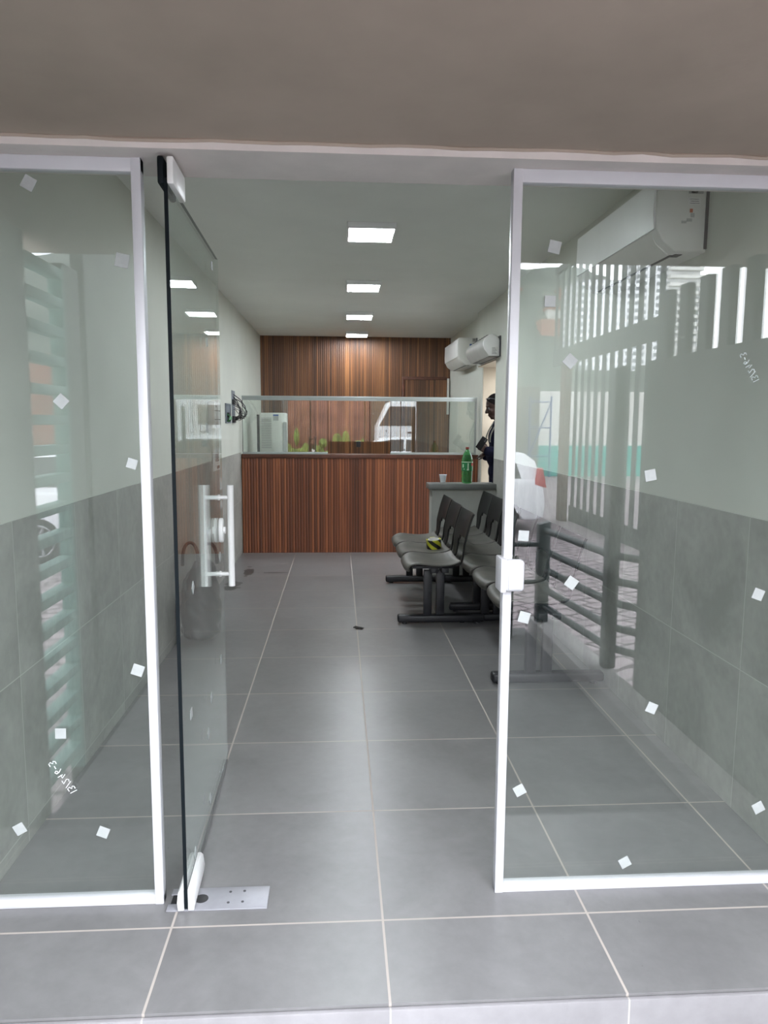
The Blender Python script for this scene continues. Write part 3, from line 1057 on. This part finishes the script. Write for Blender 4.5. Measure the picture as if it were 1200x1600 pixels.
for (a, z, w, h) in ((-1.57, 0.160, 0.010, 0.060), (-1.60, 0.130, 0.018, 0.012), (-2.5, 0.165, 0.012, 0.03), (-2.3, 0.135, 0.008, 0.008)):
    m = MB().box((0, 0, 0), (w, 0.002, h), 0.0)
    m.transform(Matrix.Translation((0.0535 * math.cos(a), 0.0535 * math.sin(a), z)) @ Matrix.Rotation(a + PI / 2, 4, 'Z'))
    me_ = bpy.data.meshes.new('tmp')
    m.bm.to_mesh(me_)
    b.bm.from_mesh(me_)
    m.bm.free()
    bpy.data.meshes.remove(me_)
obj('label_print', b, M['label_w'], lb, local=True)
a = -0.75
m = MB().cyl((0, -0.001, 0), (0, 0.001, 0), 0.015)
m.transform(Matrix.Translation((0.0535 * math.cos(a), 0.0535 * math.sin(a), 0.178)) @ Matrix.Rotation(a + PI / 2, 4, 'Z'))
obj('red_emblem', m, M['red_label'], lb, local=True)

t = thing('disposable_cup', 'small white disposable cup on the stone ledge', 'cup', (0.975, 4.74, 0.868))
pr = [(0.0215, 0.0), (0.023, 0.002), (0.0335, 0.076), (0.036, 0.078), (0.036, 0.081), (0.0325, 0.081), (0.022, 0.005), (0.0005, 0.004)]
obj('wall', MB().lathe(pr, seg=28), M['cup'], t, local=True, smooth=40)
obj('base', MB().lathe([(0.0222, 0.0), (0.0235, 0.002), (0.0240, 0.010), (0.0228, 0.011)], seg=28, close=False), M['acgrey'], t, local=True)

# dark leaf and crumpled paper on the floor
b = MB()
pts = []
for k in range(14):
    a = 2 * PI * k / 14
    r = 0.040 * (0.55 + 0.45 * abs(math.cos(a))) * random.uniform(0.8, 1.15)
    pts.append((0.137 + r * math.cos(a), 2.90 + 0.75 * r * math.sin(a), 0.002 + 0.018 * random.random()))
cv_ = b.bm.verts.new((0.137, 2.90, 0.016))
vs = [b.bm.verts.new(p) for p in pts]
for k in range(14):
    b.bm.faces.new((cv_, vs[k], vs[(k + 1) % 14]))
o = obj('dry_leaf', b, M['leaf'])
o.modifiers.new('thickness', 'SOLIDIFY').thickness = 0.002
tag(o, 'small curled black leaf lying on the grey floor tiles', 'leaf')

b = MB()
b.ball((1.085, 3.075, 0.026), (0.045, 0.030, 0.026), seg=14)
for v in b.bm.verts:
    v.co += Vector((random.uniform(-1, 1), random.uniform(-1, 1), random.uniform(0, 1))) * 0.008
tag(obj('crumpled_paper', b, M['paper'], smooth=15), 'crumpled white paper on the floor behind the free standing bench', 'paper')

# black bag by the left wall
t = thing('plastic_bag', 'full black plastic bag by the left wall behind the glass door', 'bag', (-0.905, 2.70, 0))
b = MB().ball((0, 0, 0.19), (0.138, 0.16, 0.19), seg=28)
b.ball((0.0, 0, 0.30), (0.125, 0.14, 0.19), seg=24)
b.ball((0.02, 0, 0.44), (0.085, 0.10, 0.10), seg=24)
b.ball((0.0, 0, 0.06), (0.130, 0.155, 0.06), seg=24)
me = remesh(b, 0.014, 5)
for v in me.vertices:
    co = v.co
    v.co = co + co.normalized() * 0.010 * math.sin(co.x * 60 + co.z * 37) * math.sin(co.y * 45 + co.z * 22)
    if v.co.z < 0.002:
        v.co.z = 0.002
link_mesh('body', me, M['bag'], t, 60)
for s in (-1, 1):
    P = []
    for k in range(17):
        a = PI * k / 16
        P.append((s * 0.055 + 0.050 * math.cos(a), s * 0.03 + 0.012 * math.sin(2 * a), 0.50 + 0.150 * math.sin(a) ** 0.8 * (1.0 if s < 0 else 0.9)))
    obj('handle', MB().tube(P, 0.011, 10), M['bag'], t, local=True)

# ------------------------------------------------------------------ left wall fittings
t = thing('wall_box', 'white three-module box on the left wall seen through the glass door', 'electrical box', (XL, 4.13, 1.375))
obj('case', MB().box2((XL, 3.99, 1.375), (XL + 0.055, 4.27, 1.588), 0.006), M['white'], t)
b = MB()
for z in (1.446, 1.517):
    b.box2((XL + 0.0545, 3.995, z - 0.0025), (XL + 0.056, 4.265, z + 0.0025))
b.cyl((XL + 0.054, 4.06, 1.551), (XL + 0.058, 4.06, 1.551), 0.009, seg=14)
obj('seam', b, M['grey_d'], t)

t = thing('paper_notice', 'white printed notice taped to the left wall tiles', 'notice', (XL + 0.007, 4.32, 1.0))
obj('sheet', MB().box2((XL + 0.0065, 4.14, 1.010), (XL + 0.0085, 4.50, 1.195)), M['paper'], t)
b = MB()
for k in range(5):
    b.box2((XL + 0.0085, 4.26, 1.088 + k * 0.014), (XL + 0.0095, 4.45 - (k % 2) * 0.04, 1.096 + k * 0.014))
b.box2((XL + 0.0085, 4.34, 1.022), (XL + 0.0098, 4.47, 1.048))
obj('print', b, M['ink'], t)

t = thing('electrical_back_box', 'open steel back box with green wires in the left wall', 'electrical box', (XL, 5.04, 1.42))
b = MB()
b.box2((XL, 4.895, 1.415), (XL + 0.004, 5.195, 1.600))
for (ya, yb, za, zb) in ((4.895, 4.905, 1.415, 1.60), (5.185, 5.195, 1.415, 1.60), (4.895, 5.195, 1.415, 1.425), (4.895, 5.195, 1.59, 1.60)):
    b.box2((XL, ya, za), (XL + 0.012, yb, zb))
obj('case', b, M['box_steel'], t)
for k in range(6):
    y = 4.98 + 0.025 * k
    b = MB().tube([(XL + 0.006, y, 1.50), (XL + 0.030, y + 0.02, 1.478 - 0.004 * k), (XL + 0.026, y - 0.02, 1.448), (XL + 0.006, y, 1.430)], 0.006, 8)
    obj('wire', b, M['green_wire'], t)
b = MB().box2((XL + 0.004, 5.00, 1.47), (XL + 0.022, 5.10, 1.515), 0.002)
obj('terminal', b, M['black'], t)

t = thing('electrical_back_box', 'tall open back box with loose black cables in the left wall', 'electrical box', (XL, 5.44, 1.42))
b = MB().box2((XL, 5.325, 1.415), (XL + 0.004, 5.545, 1.738))
obj('case', b, M['box_steel'], t)
obj('terminal', MB().box2((XL + 0.004, 5.335, 1.42), (XL + 0.020, 5.50, 1.485), 0.003), M['black'], t)
obj('terminal', MB().box2((XL + 0.004, 5.335, 1.60), (XL + 0.020, 5.48, 1.65), 0.003), M['black'], t)
for k in range(9):
    r_ = random.Random(k)
    out = r_.uniform(0.05, 0.135)
    zt = 1.70 - 0.018 * k
    zb = 1.44 + 0.012 * (k % 4)
    P = []
    for j in range(13):
        s = j / 12
        P.append((XL + 0.006 + out * math.sin(PI * s) ** 0.8, 5.42 + 0.05 * math.sin(2.3 * PI * s + k) * s + 0.03 * math.sin(PI * s), zt + (zb - zt) * s - 0.05 * math.sin(PI * s) * r_.uniform(0.2, 1.3)))
    obj('cable', MB().tube(P, 0.0045 if k < 4 else 0.0026, 7), M['black'], t)


# ------------------------------------------------------------------ person in the doorway
def limb(m, pts, rads):
    for (p, q), (a, c) in zip(zip(pts, pts[1:]), zip(rads, rads[1:])):
        m.cyl(p, q, a, c, seg=18)
    for p, r in zip(pts, rads):
        m.ball(p, r, seg=16)


PX, PY = 1.662, 5.38
person = thing('person', 'person in navy coverall in the doorway looking down at a phone', 'person', (PX, PY, 0))
sh_l, el_l, wr_l = (0.01, -0.185, 1.405), (0.055, -0.235, 1.125), (-0.165, -0.165, 1.150)
sh_r, el_r, wr_r = (0.01, 0.185, 1.405), (0.060, 0.240, 1.130), (-0.120, 0.150, 1.090)


def figure(m, g=0.0, cloth=False):
    for s in (-1, 1):
        limb(m, [(0.0, s * 0.085, 0.90), (-0.012, s * 0.098, 0.50), (0.015, s * 0.10, 0.10)], [0.088 + g, 0.060 + g * 1.6, 0.042 + g * 2.2])
    m.ball((0.005, 0, 0.94), (0.118 + g, 0.165 + g, 0.13), seg=22)
    m.ball((-0.012, 0, 1.10), (0.125 + g, 0.160 + g, 0.16), seg=22)
    m.ball((0.0, 0, 1.28), (0.118 + g, 0.180 + g, 0.16), seg=22)
    m.ball((0.005, 0, 1.385), (0.085 + g, 0.185 + g, 0.075 + g), seg=22)
    limb(m, [sh_l, el_l, wr_l], [0.058 + g, 0.046 + g, 0.030 + g * 1.5])
    limb(m, [sh_r, el_r, wr_r], [0.058 + g, 0.046 + g, 0.030 + g * 1.5])
    m.cyl((0.0, 0, 1.40), (-0.035, 0, 1.52), 0.060 + g, 0.054 + (g if not cloth else 0.012), seg=18) if not cloth else m.cyl((0.0, 0, 1.39), (-0.018, 0, 1.462), 0.085, 0.066, seg=18)


def hand(m, w, d, palm_n, side, fingers):
    """palm from wrist w along d; fingers are point chains rooted in the palm"""
    w, d, palm_n = Vector(w), Vector(d).normalized(), Vector(palm_n).normalized()
    x = d.cross(palm_n).normalized()
    for k in range(5):
        q = w + d * (0.018 * k + 0.005)
        for j in (-1.3, 0, 1.3):
            m.ball(q + x * j * 0.016, (0.017, 0.017, 0.017), seg=12)
    for ch in fingers:
        P = [w + d * a + x * bb + palm_n * cc for (a, bb, cc) in ch]
        n = len(P)
        limb(m, P, [0.0095 - 0.0012 * i for i in range(n)])


m = MB()
figure(m)
# feet inside the boots
for s in (-1, 1):
    m.ball((-0.04, s * 0.10, 0.05), (0.11, 0.04, 0.04), seg=16)
# head, tilted towards the phone
HT = Matrix.Translation((-0.062, 0, 1.600)) @ Matrix.Rotation(-0.30, 4, 'Y')


def hp(p):
    return HT @ Vector(p)


hm = MB()
hm.ball((0.004, 0, 0.030), (0.098, 0.076, 0.094), seg=26)
hm.ball((-0.030, 0, -0.020), (0.066, 0.064, 0.085), seg=22)
hm.ball((-0.050, 0, -0.085), (0.040, 0.042, 0.034), seg=18)
hm.ball((-0.070, 0, -0.098), (0.020, 0.024, 0.018), seg=14)
hm.ball((-0.086, 0, 0.028), (0.014, 0.052, 0.012), seg=14)
hm.cyl((-0.088, 0, 0.016), (-0.112, 0, -0.028), 0.008, 0.016, seg=14)
hm.ball((-0.112, 0, -0.030), (0.015, 0.015, 0.012), seg=14)
for s in (-1, 1):
    hm.ball((-0.100, s * 0.013, -0.034), (0.012, 0.009, 0.009), seg=12)
    hm.ball((-0.070, s * 0.040, -0.020), (0.024, 0.022, 0.020), seg=14)
    hm.ball((0.010, s * 0.076, -0.010), (0.018, 0.010, 0.032), seg=14)
hm.ball((-0.090, 0, -0.060), (0.014, 0.024, 0.0085), seg=14)
hm.ball((-0.087, 0, -0.076), (0.014, 0.021, 0.009), seg=14)
hm.transform(HT)
tmp = bpy.data.meshes.new('tmp')
hm.bm.to_mesh(tmp)
hm.bm.free()
m.bm.from_mesh(tmp)
bpy.data.meshes.remove(tmp)
# left hand around the phone, right hand in front of the belly
dl = Vector((-0.85, 0.12, 0.50))
hand(m, wr_l, dl, (-0.3, 0.9, 0.15), -1, [
    [(0.070, -0.028, 0.0), (0.088, -0.030, 0.020), (0.085, -0.028, 0.045), (0.070, -0.024, 0.058)],
    [(0.076, -0.010, 0.0), (0.098, -0.011, 0.022), (0.094, -0.010, 0.050), (0.076, -0.008, 0.064)],
    [(0.074, 0.009, 0.0), (0.095, 0.010, 0.022), (0.091, 0.010, 0.049), (0.074, 0.010, 0.062)],
    [(0.066, 0.027, 0.0), (0.083, 0.029, 0.018), (0.080, 0.028, 0.040), (0.066, 0.027, 0.052)],
    [(0.020, -0.026, 0.004), (0.045, -0.048, 0.016), (0.072, -0.052, 0.022), (0.092, -0.048, 0.026)]])
dr = Vector((-0.75, -0.55, 0.10))
hand(m, wr_r, dr, (0.2, -0.5, -0.8), 1, [
    [(0.074, -0.028, 0.0), (0.104, -0.032, 0.010), (0.124, -0.033, 0.028)],
    [(0.078, -0.010, 0.0), (0.112, -0.011, 0.010), (0.134, -0.012, 0.030)],
    [(0.076, 0.009, 0.0), (0.108, 0.010, 0.010), (0.129, 0.011, 0.028)],
    [(0.068, 0.026, 0.0), (0.092, 0.029, 0.008), (0.108, 0.030, 0.022)],
    [(0.020, -0.026, 0.004), (0.042, -0.048, 0.010), (0.066, -0.056, 0.014)]])
link_mesh('body', remesh(m, 0.0055, 4), M['skin'], person, 80)
# eyes
for s in (-1, 1):
    obj('eye', MB().ball(hp((-0.0835, s * 0.031, 0.006)), (0.011, 0.014, 0.009), seg=12), M['lens'], person, local=True)
# hair cap
m = MB()
m.ball(hp((0.010, 0, 0.040)), (0.098, 0.079, 0.094), rot=(0, -0.30, 0), seg=26)
m.ball(hp((0.050, 0, 0.000)), (0.058, 0.072, 0.085), rot=(0, -0.30, 0), seg=22)
me = remesh(m, 0.008, 3)
link_mesh('hair', me, M['hair'], person, 80)
# clothes
m = MB()
figure(m, 0.014, cloth=True)
link_mesh('coverall', remesh(m, 0.010, 4), M['navy'], person, 80)
el, wr = Vector(el_l), Vector(wr_l)
dv = (wr - el)
m = MB().cyl(el + dv * 0.36, el + dv * 0.58, 0.0605, 0.0565, seg=28)
obj('sleeve_band', m, M['reflective'], person, local=True)
m = MB()
P = []
for k in range(9):
    s = k / 8
    P.append((-0.062 - 0.075 * math.sin(PI * 0.55 * s), -0.085 - 0.02 * s, 1.440 - 0.20 * s))
m.tube(P, 0.007, 8)
obj('chest_band', m, M['reflective_g'], person, local=True)
P2 = [(x, -y, z) for x, y, z in P]
obj('chest_band', MB().tube(P2, 0.007, 8), M['reflective_g'], person, local=True)
for s in (-1, 1):
    m = MB().ball((-0.045, s * 0.10, 0.045), (0.135, 0.052, 0.048), seg=20)
    m.cyl((0.02, s * 0.10, 0.04), (0.02, s * 0.10, 0.16), 0.060, 0.062, seg=18)
    m.box((-0.04, s * 0.10, 0.011), (0.27, 0.098, 0.022), 0.008)
    me = remesh(m, 0.008, 3)
    for v in me.vertices:
        v.co.z = max(v.co.z, 0.0)
    link_mesh('boot', me, M['shoe'], person, 60)
m = MB()
for s in (-1, 1):
    P = []
    for k in range(10):
        a = -0.9 + 1.8 * k / 9
        P.append(hp((-0.052 - 0.010 * math.cos(a), s * 0.034 + 0.028 * math.sin(a), 0.104 - 0.010 * math.cos(a * 1.4))))
    m.tube(P, [0.008] * 10, 8)
    m.tube([hp((-0.055, s * 0.062, 0.104)), hp((0.0, s * 0.080, 0.075)), hp((0.045, s * 0.078, 0.050))], 0.003, 6)
obj('sunglasses', m, M['lens'], person, local=True)

ph = thing('mobile_phone', 'dark mobile phone held by the person in the doorway', 'phone', (PX - 0.243, PY - 0.215, 1.232))
ph.rotation_euler = (0.55, 0.15, 1.05)
obj('case', MB().box((0, 0, 0), (0.011, 0.068, 0.132), 0.005, seg=3), M['phone'], ph, local=True)
obj('screen', MB().box((0.0056, 0, 0), (0.001, 0.061, 0.124), 0.0), M['screen'], ph, local=True)
b = MB()
for z in (0.055, 0.038):
    b.cyl((-0.0055, -0.018, z - 0.004), (-0.0078, -0.018, z - 0.004), 0.007, seg=14)
obj('camera_lens', b, M['lens'], ph, local=True)

# ================================================================== THE STREET (seen mirrored in the panes)
struct('street', MB().box2((-60, -90, -0.6), (60, -0.43, -0.45)), M['cobble'], 'purplish cobblestone street in front of the building', 'street')
b = MB().box2((-1.16, -3.45, -0.45), (1.46, -0.426, -0.17), 0.004)
struct('path', b, M['dark_concrete'], 'dark concrete landing in front of the entrance step', 'landing')
b = MB().box2((1.462, -3.34, -0.45), (1.66, -0.48, -0.05), 0.006)
struct('kerb', b, M['concrete'], 'pale concrete kerb under the green railing', 'kerb')
b = MB().box2((2.2, -0.1, -0.45), (9.0, 9.0, -0.10))
struct('ground_side_yard', b, M['concrete'], 'pale concrete yard outside the side doorway', 'yard')

rl = thing('railing', 'dark green tube railing beside the entrance landing', 'railing', (1.55, -2.7, -0.05))


def post(x, y, w, z0, z1, rot=0.0):
    m = MB()
    m.box((0, 0, (z0 + z1) / 2), (w, w, z1 - z0), 0.004)
    for v in m.bm.verts:
        if v.co.z > (z0 + z1) / 2:
            v.co.z += 0.25 * v.co.x
    m.transform(Matrix.Translation((x, y, 0)) @ Matrix.Rotation(rot, 4, 'Z'))
    return m


obj('post', post(1.52, -3.21, 0.085, -0.05, 0.70), M['rail'], rl)
obj('post', post(1.245, -3.21, 0.10, -0.17, 0.74), M['rail'], rl)
obj('post', post(1.64, -2.16, 0.075, -0.05, 1.76), M['rail'], rl)
for z in (0.645, 0.490, 0.355, 0.205, 0.075):
    obj('rail', MB().tube([(1.52, -3.21, z), (1.64, -2.16, z), (1.765, -1.99, z)], 0.024, 12), M['rail'], rl)
for z in (0.535, 0.250):
    obj('rail', MB().tube([(1.245, -3.21, z), (1.52, -3.21, z)], 0.018, 12), M['rail'], rl)

# side screens of the porch
b = MB().box2((1.74, -2.00, -0.45), (1.80, -0.075, 1.78))
struct('wall_porch_right', b, M['gate'], 'dark solid screen on the right side of the porch', 'screen')
gr = thing('porch_grille', 'row of upright boards on top of the right porch screen', 'grille', (1.77, -1.1, 1.78))
for k in range(9):
    y = -0.20 - 0.205 * k
    obj('board', MB().box2((1.75, y - 0.045, 1.78), (1.79, y + 0.045, 2.136)), M['gate'], gr)
b = MB().box2((-1.27, -0.86, -0.45), (-1.19, -0.075, 2.136))
b.box2((-1.25, -1.44, -0.45), (-1.19, -1.25, 2.10))
b.box2((-1.25, -3.4, -0.45), (-1.19, -1.52, 2.55))
struct('wall_porch_left', b, M['gate'], 'dark solid screen on the left side of the porch', 'screen')
lv = thing('louvre_gate', 'pale teal louvred gate leaf at the left side of the porch', 'gate', (-1.22, -1.05, -0.17))
obj('stile', MB().box2((-1.245, -1.248, -0.17), (-1.185, -1.225, 2.08)), M['teal_slat'], lv)
for k in range(18):
    z = -0.08 + 0.124 * k
    obj('slat', MB().box2((-1.245, -1.225, z), (-1.185, -0.862, z + 0.040), 0.002), M['teal_slat'], lv)

# tall slatted gate across the street
g = thing('slatted_gate', 'tall grey green gate of upright slats along the street', 'gate', (4.53, -11.2, -0.45))
obj('kick_plate', MB().box2((4.50, -11.9, -0.45), (4.54, -8.10, -0.15)), M['gate'], g)
obj('top_rail', MB().box2((4.49, -13.3, 4.50), (4.57, -8.10, 4.62)), M['gate'], g)
obj('middle_band', MB().box2((4.50, -13.3, 2.62), (4.54, -8.10, 2.95)), M['gate'], g)
for k in range(15):
    y = -13.2 + 0.36 * k
    obj('slat', MB().box2((4.51, y - 0.078, -0.15 if y > -11.9 else 2.62), (4.53, y + 0.078, 4.50)), M['gate'], g)
tag(obj('rusty_post', MB().box2((4.30, -12.05, -0.45), (4.42, -11.75, 2.6)), M['rust']), 'rusty brown steel post in front of the slatted gate', 'post')

# walls down the street
struct('wall_street', MB().box2((1.5, -24.3, -0.45), (7.2, -24.0, 2.75)), M['beige_wall'], 'weathered beige wall down the street', 'wall')
ww = struct('wall_street_white', MB().box2((7.2, -24.4, -0.45), (13.0, -24.05, 2.6)), M['white_wall'], 'white wall with a teal lower half down the street', 'wall')
obj('teal_band', MB().box2((7.2, -24.06, -0.45), (13.0, -24.02, 0.66)), M['teal'], ww)
sf = thing('scaffold', 'blue tube scaffold frame before the teal wall', 'scaffold', (7.3, -23.4, -0.45))
for x in (6.7, 7.45):
    obj('upright', MB().tube([(x, -23.4, -0.45), (x, -23.4, 2.4)], 0.035, 8), M['scaff'], sf)
for (a_, c_) in (((6.7, -23.4, 0.3), (7.45, -23.4, 0.3)), ((6.7, -23.4, 1.3), (7.45, -23.4, 1.3)), ((6.7, -23.4, 2.2), (7.45, -23.4, 2.2)), ((6.7, -23.4, 0.3), (7.45, -23.4, 2.2))):
    obj('brace', MB().tube([a_, c_], 0.028, 8), M['scaff'], sf)
struct('wall_street_boards', MB().box2((-24, -18.2, -0.45), (1.4, -18.0, 3.2)), M['red_fence'], 'red brown board wall across the street', 'wall')
b = MB()
r_ = random.Random(3)
for k in range(260):
    x, y, z = r_.uniform(-12, 1.2), r_.uniform(-17.8, -16.9), r_.uniform(-0.45, 0.9) * r_.random()
    b.ball((x, y, z), (r_.uniform(0.08, 0.25), 0.15, r_.uniform(0.1, 0.4)), seg=6)
tag(obj('foliage', b, M['foliage'], smooth=0), 'yellow green weeds along the red brown board wall', 'weeds', kind='stuff')


def car(name, label, loc, rotz, L=4.1, H=1.42, W=1.72, cat='car'):
    """local x runs from the tail (0) to the nose (L)"""
    t = thing(name, label, cat, loc, rotz)
    low = [(0.02, 0.30), (0.0, 0.55), (0.05, 0.88), (0.10, 0.95), (2.9, 0.93), (3.85, 0.80), (L - 0.02, 0.62), (L, 0.35), (L - 0.1, 0.24)]
    for cx in (3.25, 0.78):
        low += [(cx + 0.36 * math.cos(a), 0.26 + 0.36 * math.sin(a)) for a in [PI * i / 8 for i in range(9)]]
    low += [(0.2, 0.24)]
    m = MB().prism(low, 1, -W / 2, W / 2, 0.04)
    obj('body', m, M['carpaint'], t, local=True, smooth=50)
    cab = [(0.06, 0.90), (0.16, 1.25), (0.34, H - 0.04), (0.7, H), (1.7, H), (2.1, H - 0.05), (2.95, 0.90)]
    m = MB().prism(cab, 1, -W / 2 + 0.03, W / 2 - 0.03, 0.05)
    for v in m.bm.verts:
        f = max(0, (v.co.z - 0.9) / (H - 0.9))
        v.co.y *= 1 - 0.16 * f
    obj('cabin', m, M['carpaint'], t, local=True, smooth=50)
    for s in (-1, 1):
        for win in ([(0.42, 0.96), (0.50, 1.22), (0.62, 1.32), (1.28, 1.34), (1.30, 0.96)], [(1.38, 0.96), (1.36, 1.34), (1.75, 1.34), (2.05, 1.29), (2.70, 0.96)]):
            m = MB().prism([(x, z * H / 1.42) for x, z in win], 1, s * (W / 2 - 0.06), s * (W / 2 - 0.022))
            for v in m.bm.verts:
                f = max(0, (v.co.z - 0.9) / (H - 0.9))
                v.co.y *= 1 - 0.16 * f
            obj('window', m, M['carglass'], t, local=True)
        for cx in (3.25, 0.78):
            w = obj('wheel', MB().cyl((cx, s * (W / 2 - 0.20), 0.30), (cx, s * (W / 2 + 0.005), 0.30), 0.30, seg=28), M['tyre'], t, local=True)
            m = MB().cyl((cx, s * (W / 2), 0.30), (cx, s * (W / 2 + 0.012), 0.30), 0.05, seg=12)
            for k in range(5):
                a = 2 * PI * k / 5
                m.tube([(cx, s * (W / 2 + 0.008), 0.30), (cx + 0.2 * math.cos(a), s * (W / 2 + 0.008), 0.30 + 0.2 * math.sin(a))], 0.022, 6)
            m.tube([(cx + 0.205 * math.cos(2 * PI * k / 24), s * (W / 2 + 0.006), 0.30 + 0.205 * math.sin(2 * PI * k / 24)) for k in range(25)], 0.014, 6)
            obj('rim', m, M['rim'], w, local=True)
        obj('tail_lamp', MB().prism([(-0.012, 0.80), (0.20, 0.86), (0.13, 1.14), (0.06, 1.14)], 1, s * (W / 2 - 0.12), s * (W / 2 + 0.004), 0.01), M['tail'], t, local=True)
    return t


car('car', 'white hatchback parked across the street with red tail lamp', (3.50, -10.9, -0.45), PI)
car('car', 'white car parked further left on the cobbles', (-4.6, -8.6, -0.45), 0.12, H=1.5)
t = thing('truck', 'white truck cab parked before the red brown wall', 'truck', (2.6, -14.6, -0.45))
m = MB().prism([(0.0, 0.95), (0.03, 1.75), (0.45, 2.65), (0.7, 2.75), (2.4, 2.75), (2.4, 0.95)], 1, -1.0, 1.0, 0.06)
m.transform(Matrix.Translation((-1.2, 0, 0)))
obj('cab', m, M['carpaint'], t, local=True, smooth=50)
m = MB().prism([(0.12, 1.78), (0.50, 2.50), (1.45, 2.50), (1.45, 1.78)], 1, 0.99, 1.012)
m.transform(Matrix.Translation((-1.2, 0, 0)))
obj('window', m, M['carglass'], t, local=True)
m = MB().box2((-1.0, -0.85, 0.45), (1.6, 0.85, 1.0))
obj('chassis', m, M['grey_d'], t, local=True)
obj('door_handle', MB().box2((-0.02, 1.0, 1.50), (0.22, 1.03, 1.56)), M['grey_d'], t, local=True)
for x in (-0.3, 0.95):
    for s in (-1, 1):
        obj('wheel', MB().cyl((x, s * 0.70, 0.42), (x, s * 0.98, 0.42), 0.42, seg=28), M['tyre'], t, local=True)

# hillside and tower far off
b = MB()
nx, ny = 60, 16
from mathutils import noise as mnoise
vs = []
for j in range(ny):
    row = []
    for i in range(nx):
        x = -420 + 900 * i / (nx - 1)
        f = j / (ny - 1)
        y = -260 - 260 * f
        fall = 1.0 if x < 150 else max(0.12, 1 - (x - 150) / 70)
        h = (110 + 14 * mnoise.noise(Vector((x * 0.012, 0, 3)))) * fall
        z = h * math.sin(PI / 2 * min(1, f * 1.05)) ** 0.9 + 4 * mnoise.noise(Vector((x * 0.06, y * 0.06, 1))) - 6
        row.append(b.bm.verts.new((x, y, z)))
    vs.append(row)
for j in range(ny - 1):
    for i in range(nx - 1):
        b.bm.faces.new((vs[j][i], vs[j][i + 1], vs[j + 1][i + 1], vs[j + 1][i]))
struct('hills', b, M['hill'], 'hazy green wooded hillside beyond the street', 'hill')
r_ = random.Random(11)
for k in range(9):
    f = 0.28 + 0.06 * (k % 4)
    x = 66 + 7 * k
    y = -260 - 260 * f
    z = 96 * math.sin(PI / 2 * f) ** 0.9 - 4
    t = thing('house', ['small pale house on the hillside', 'small clay red house on the hillside', 'small white house on the hillside'][k % 3], 'house', (x, y + 6, z), group='houses on the hillside')
    obj('walls', MB().box((0, 0, 2), (9, 8, 8)), M[('beige_wall', 'roof_red', 'white_wall')[k % 3]], t, local=True)
    obj('roof', MB().box((0, 0, 6.4), (10, 9, 1.0)), M['roof_red'], t, local=True)


def tower_material():
    t = NT('tower facade')
    v = t.coord()
    s = t.sep(v)
    band = t.math('LESS_THAN', t.math('FRACT', t.math('DIVIDE', s[2], 2.9)), 0.52)
    col_ = t.math('LESS_THAN', t.math('FRACT', t.math('DIVIDE', t.math('ADD', s[0], s[1]), 3.2)), 0.72)
    t.color(t.mix(t.math('MULTIPLY', band, col_), (0.72, 0.72, 0.72), (0.22, 0.235, 0.24)))
    t.rough(0.7)
    return t.m


M['tower'] = tower_material()
tw = thing('tower_block', 'tall white apartment tower with grey windows far beyond the gate', 'tower', (120, -300, -2))
obj('block', MB().box2((97, -318, -2), (124, -298, 60)), M['tower'], tw)
obj('block', MB().box2((124, -320, -2), (150, -302, 74)), M['tower'], tw)
for k in range(22):
    obj('balcony', MB().box2((136, -302.2, 4 + 3.2 * k), (150, -299.0, 5.3 + 3.2 * k)), M['white_wall'], tw)
struct('wall_yard', MB().box2((4.6, 1.0, -0.1), (4.8, 9.0, 1.5)), M['white_wall'], 'unseen white yard wall, kept low for light through the side doorway', 'wall')  # out of view; height lowered to let more sky light through the doorway
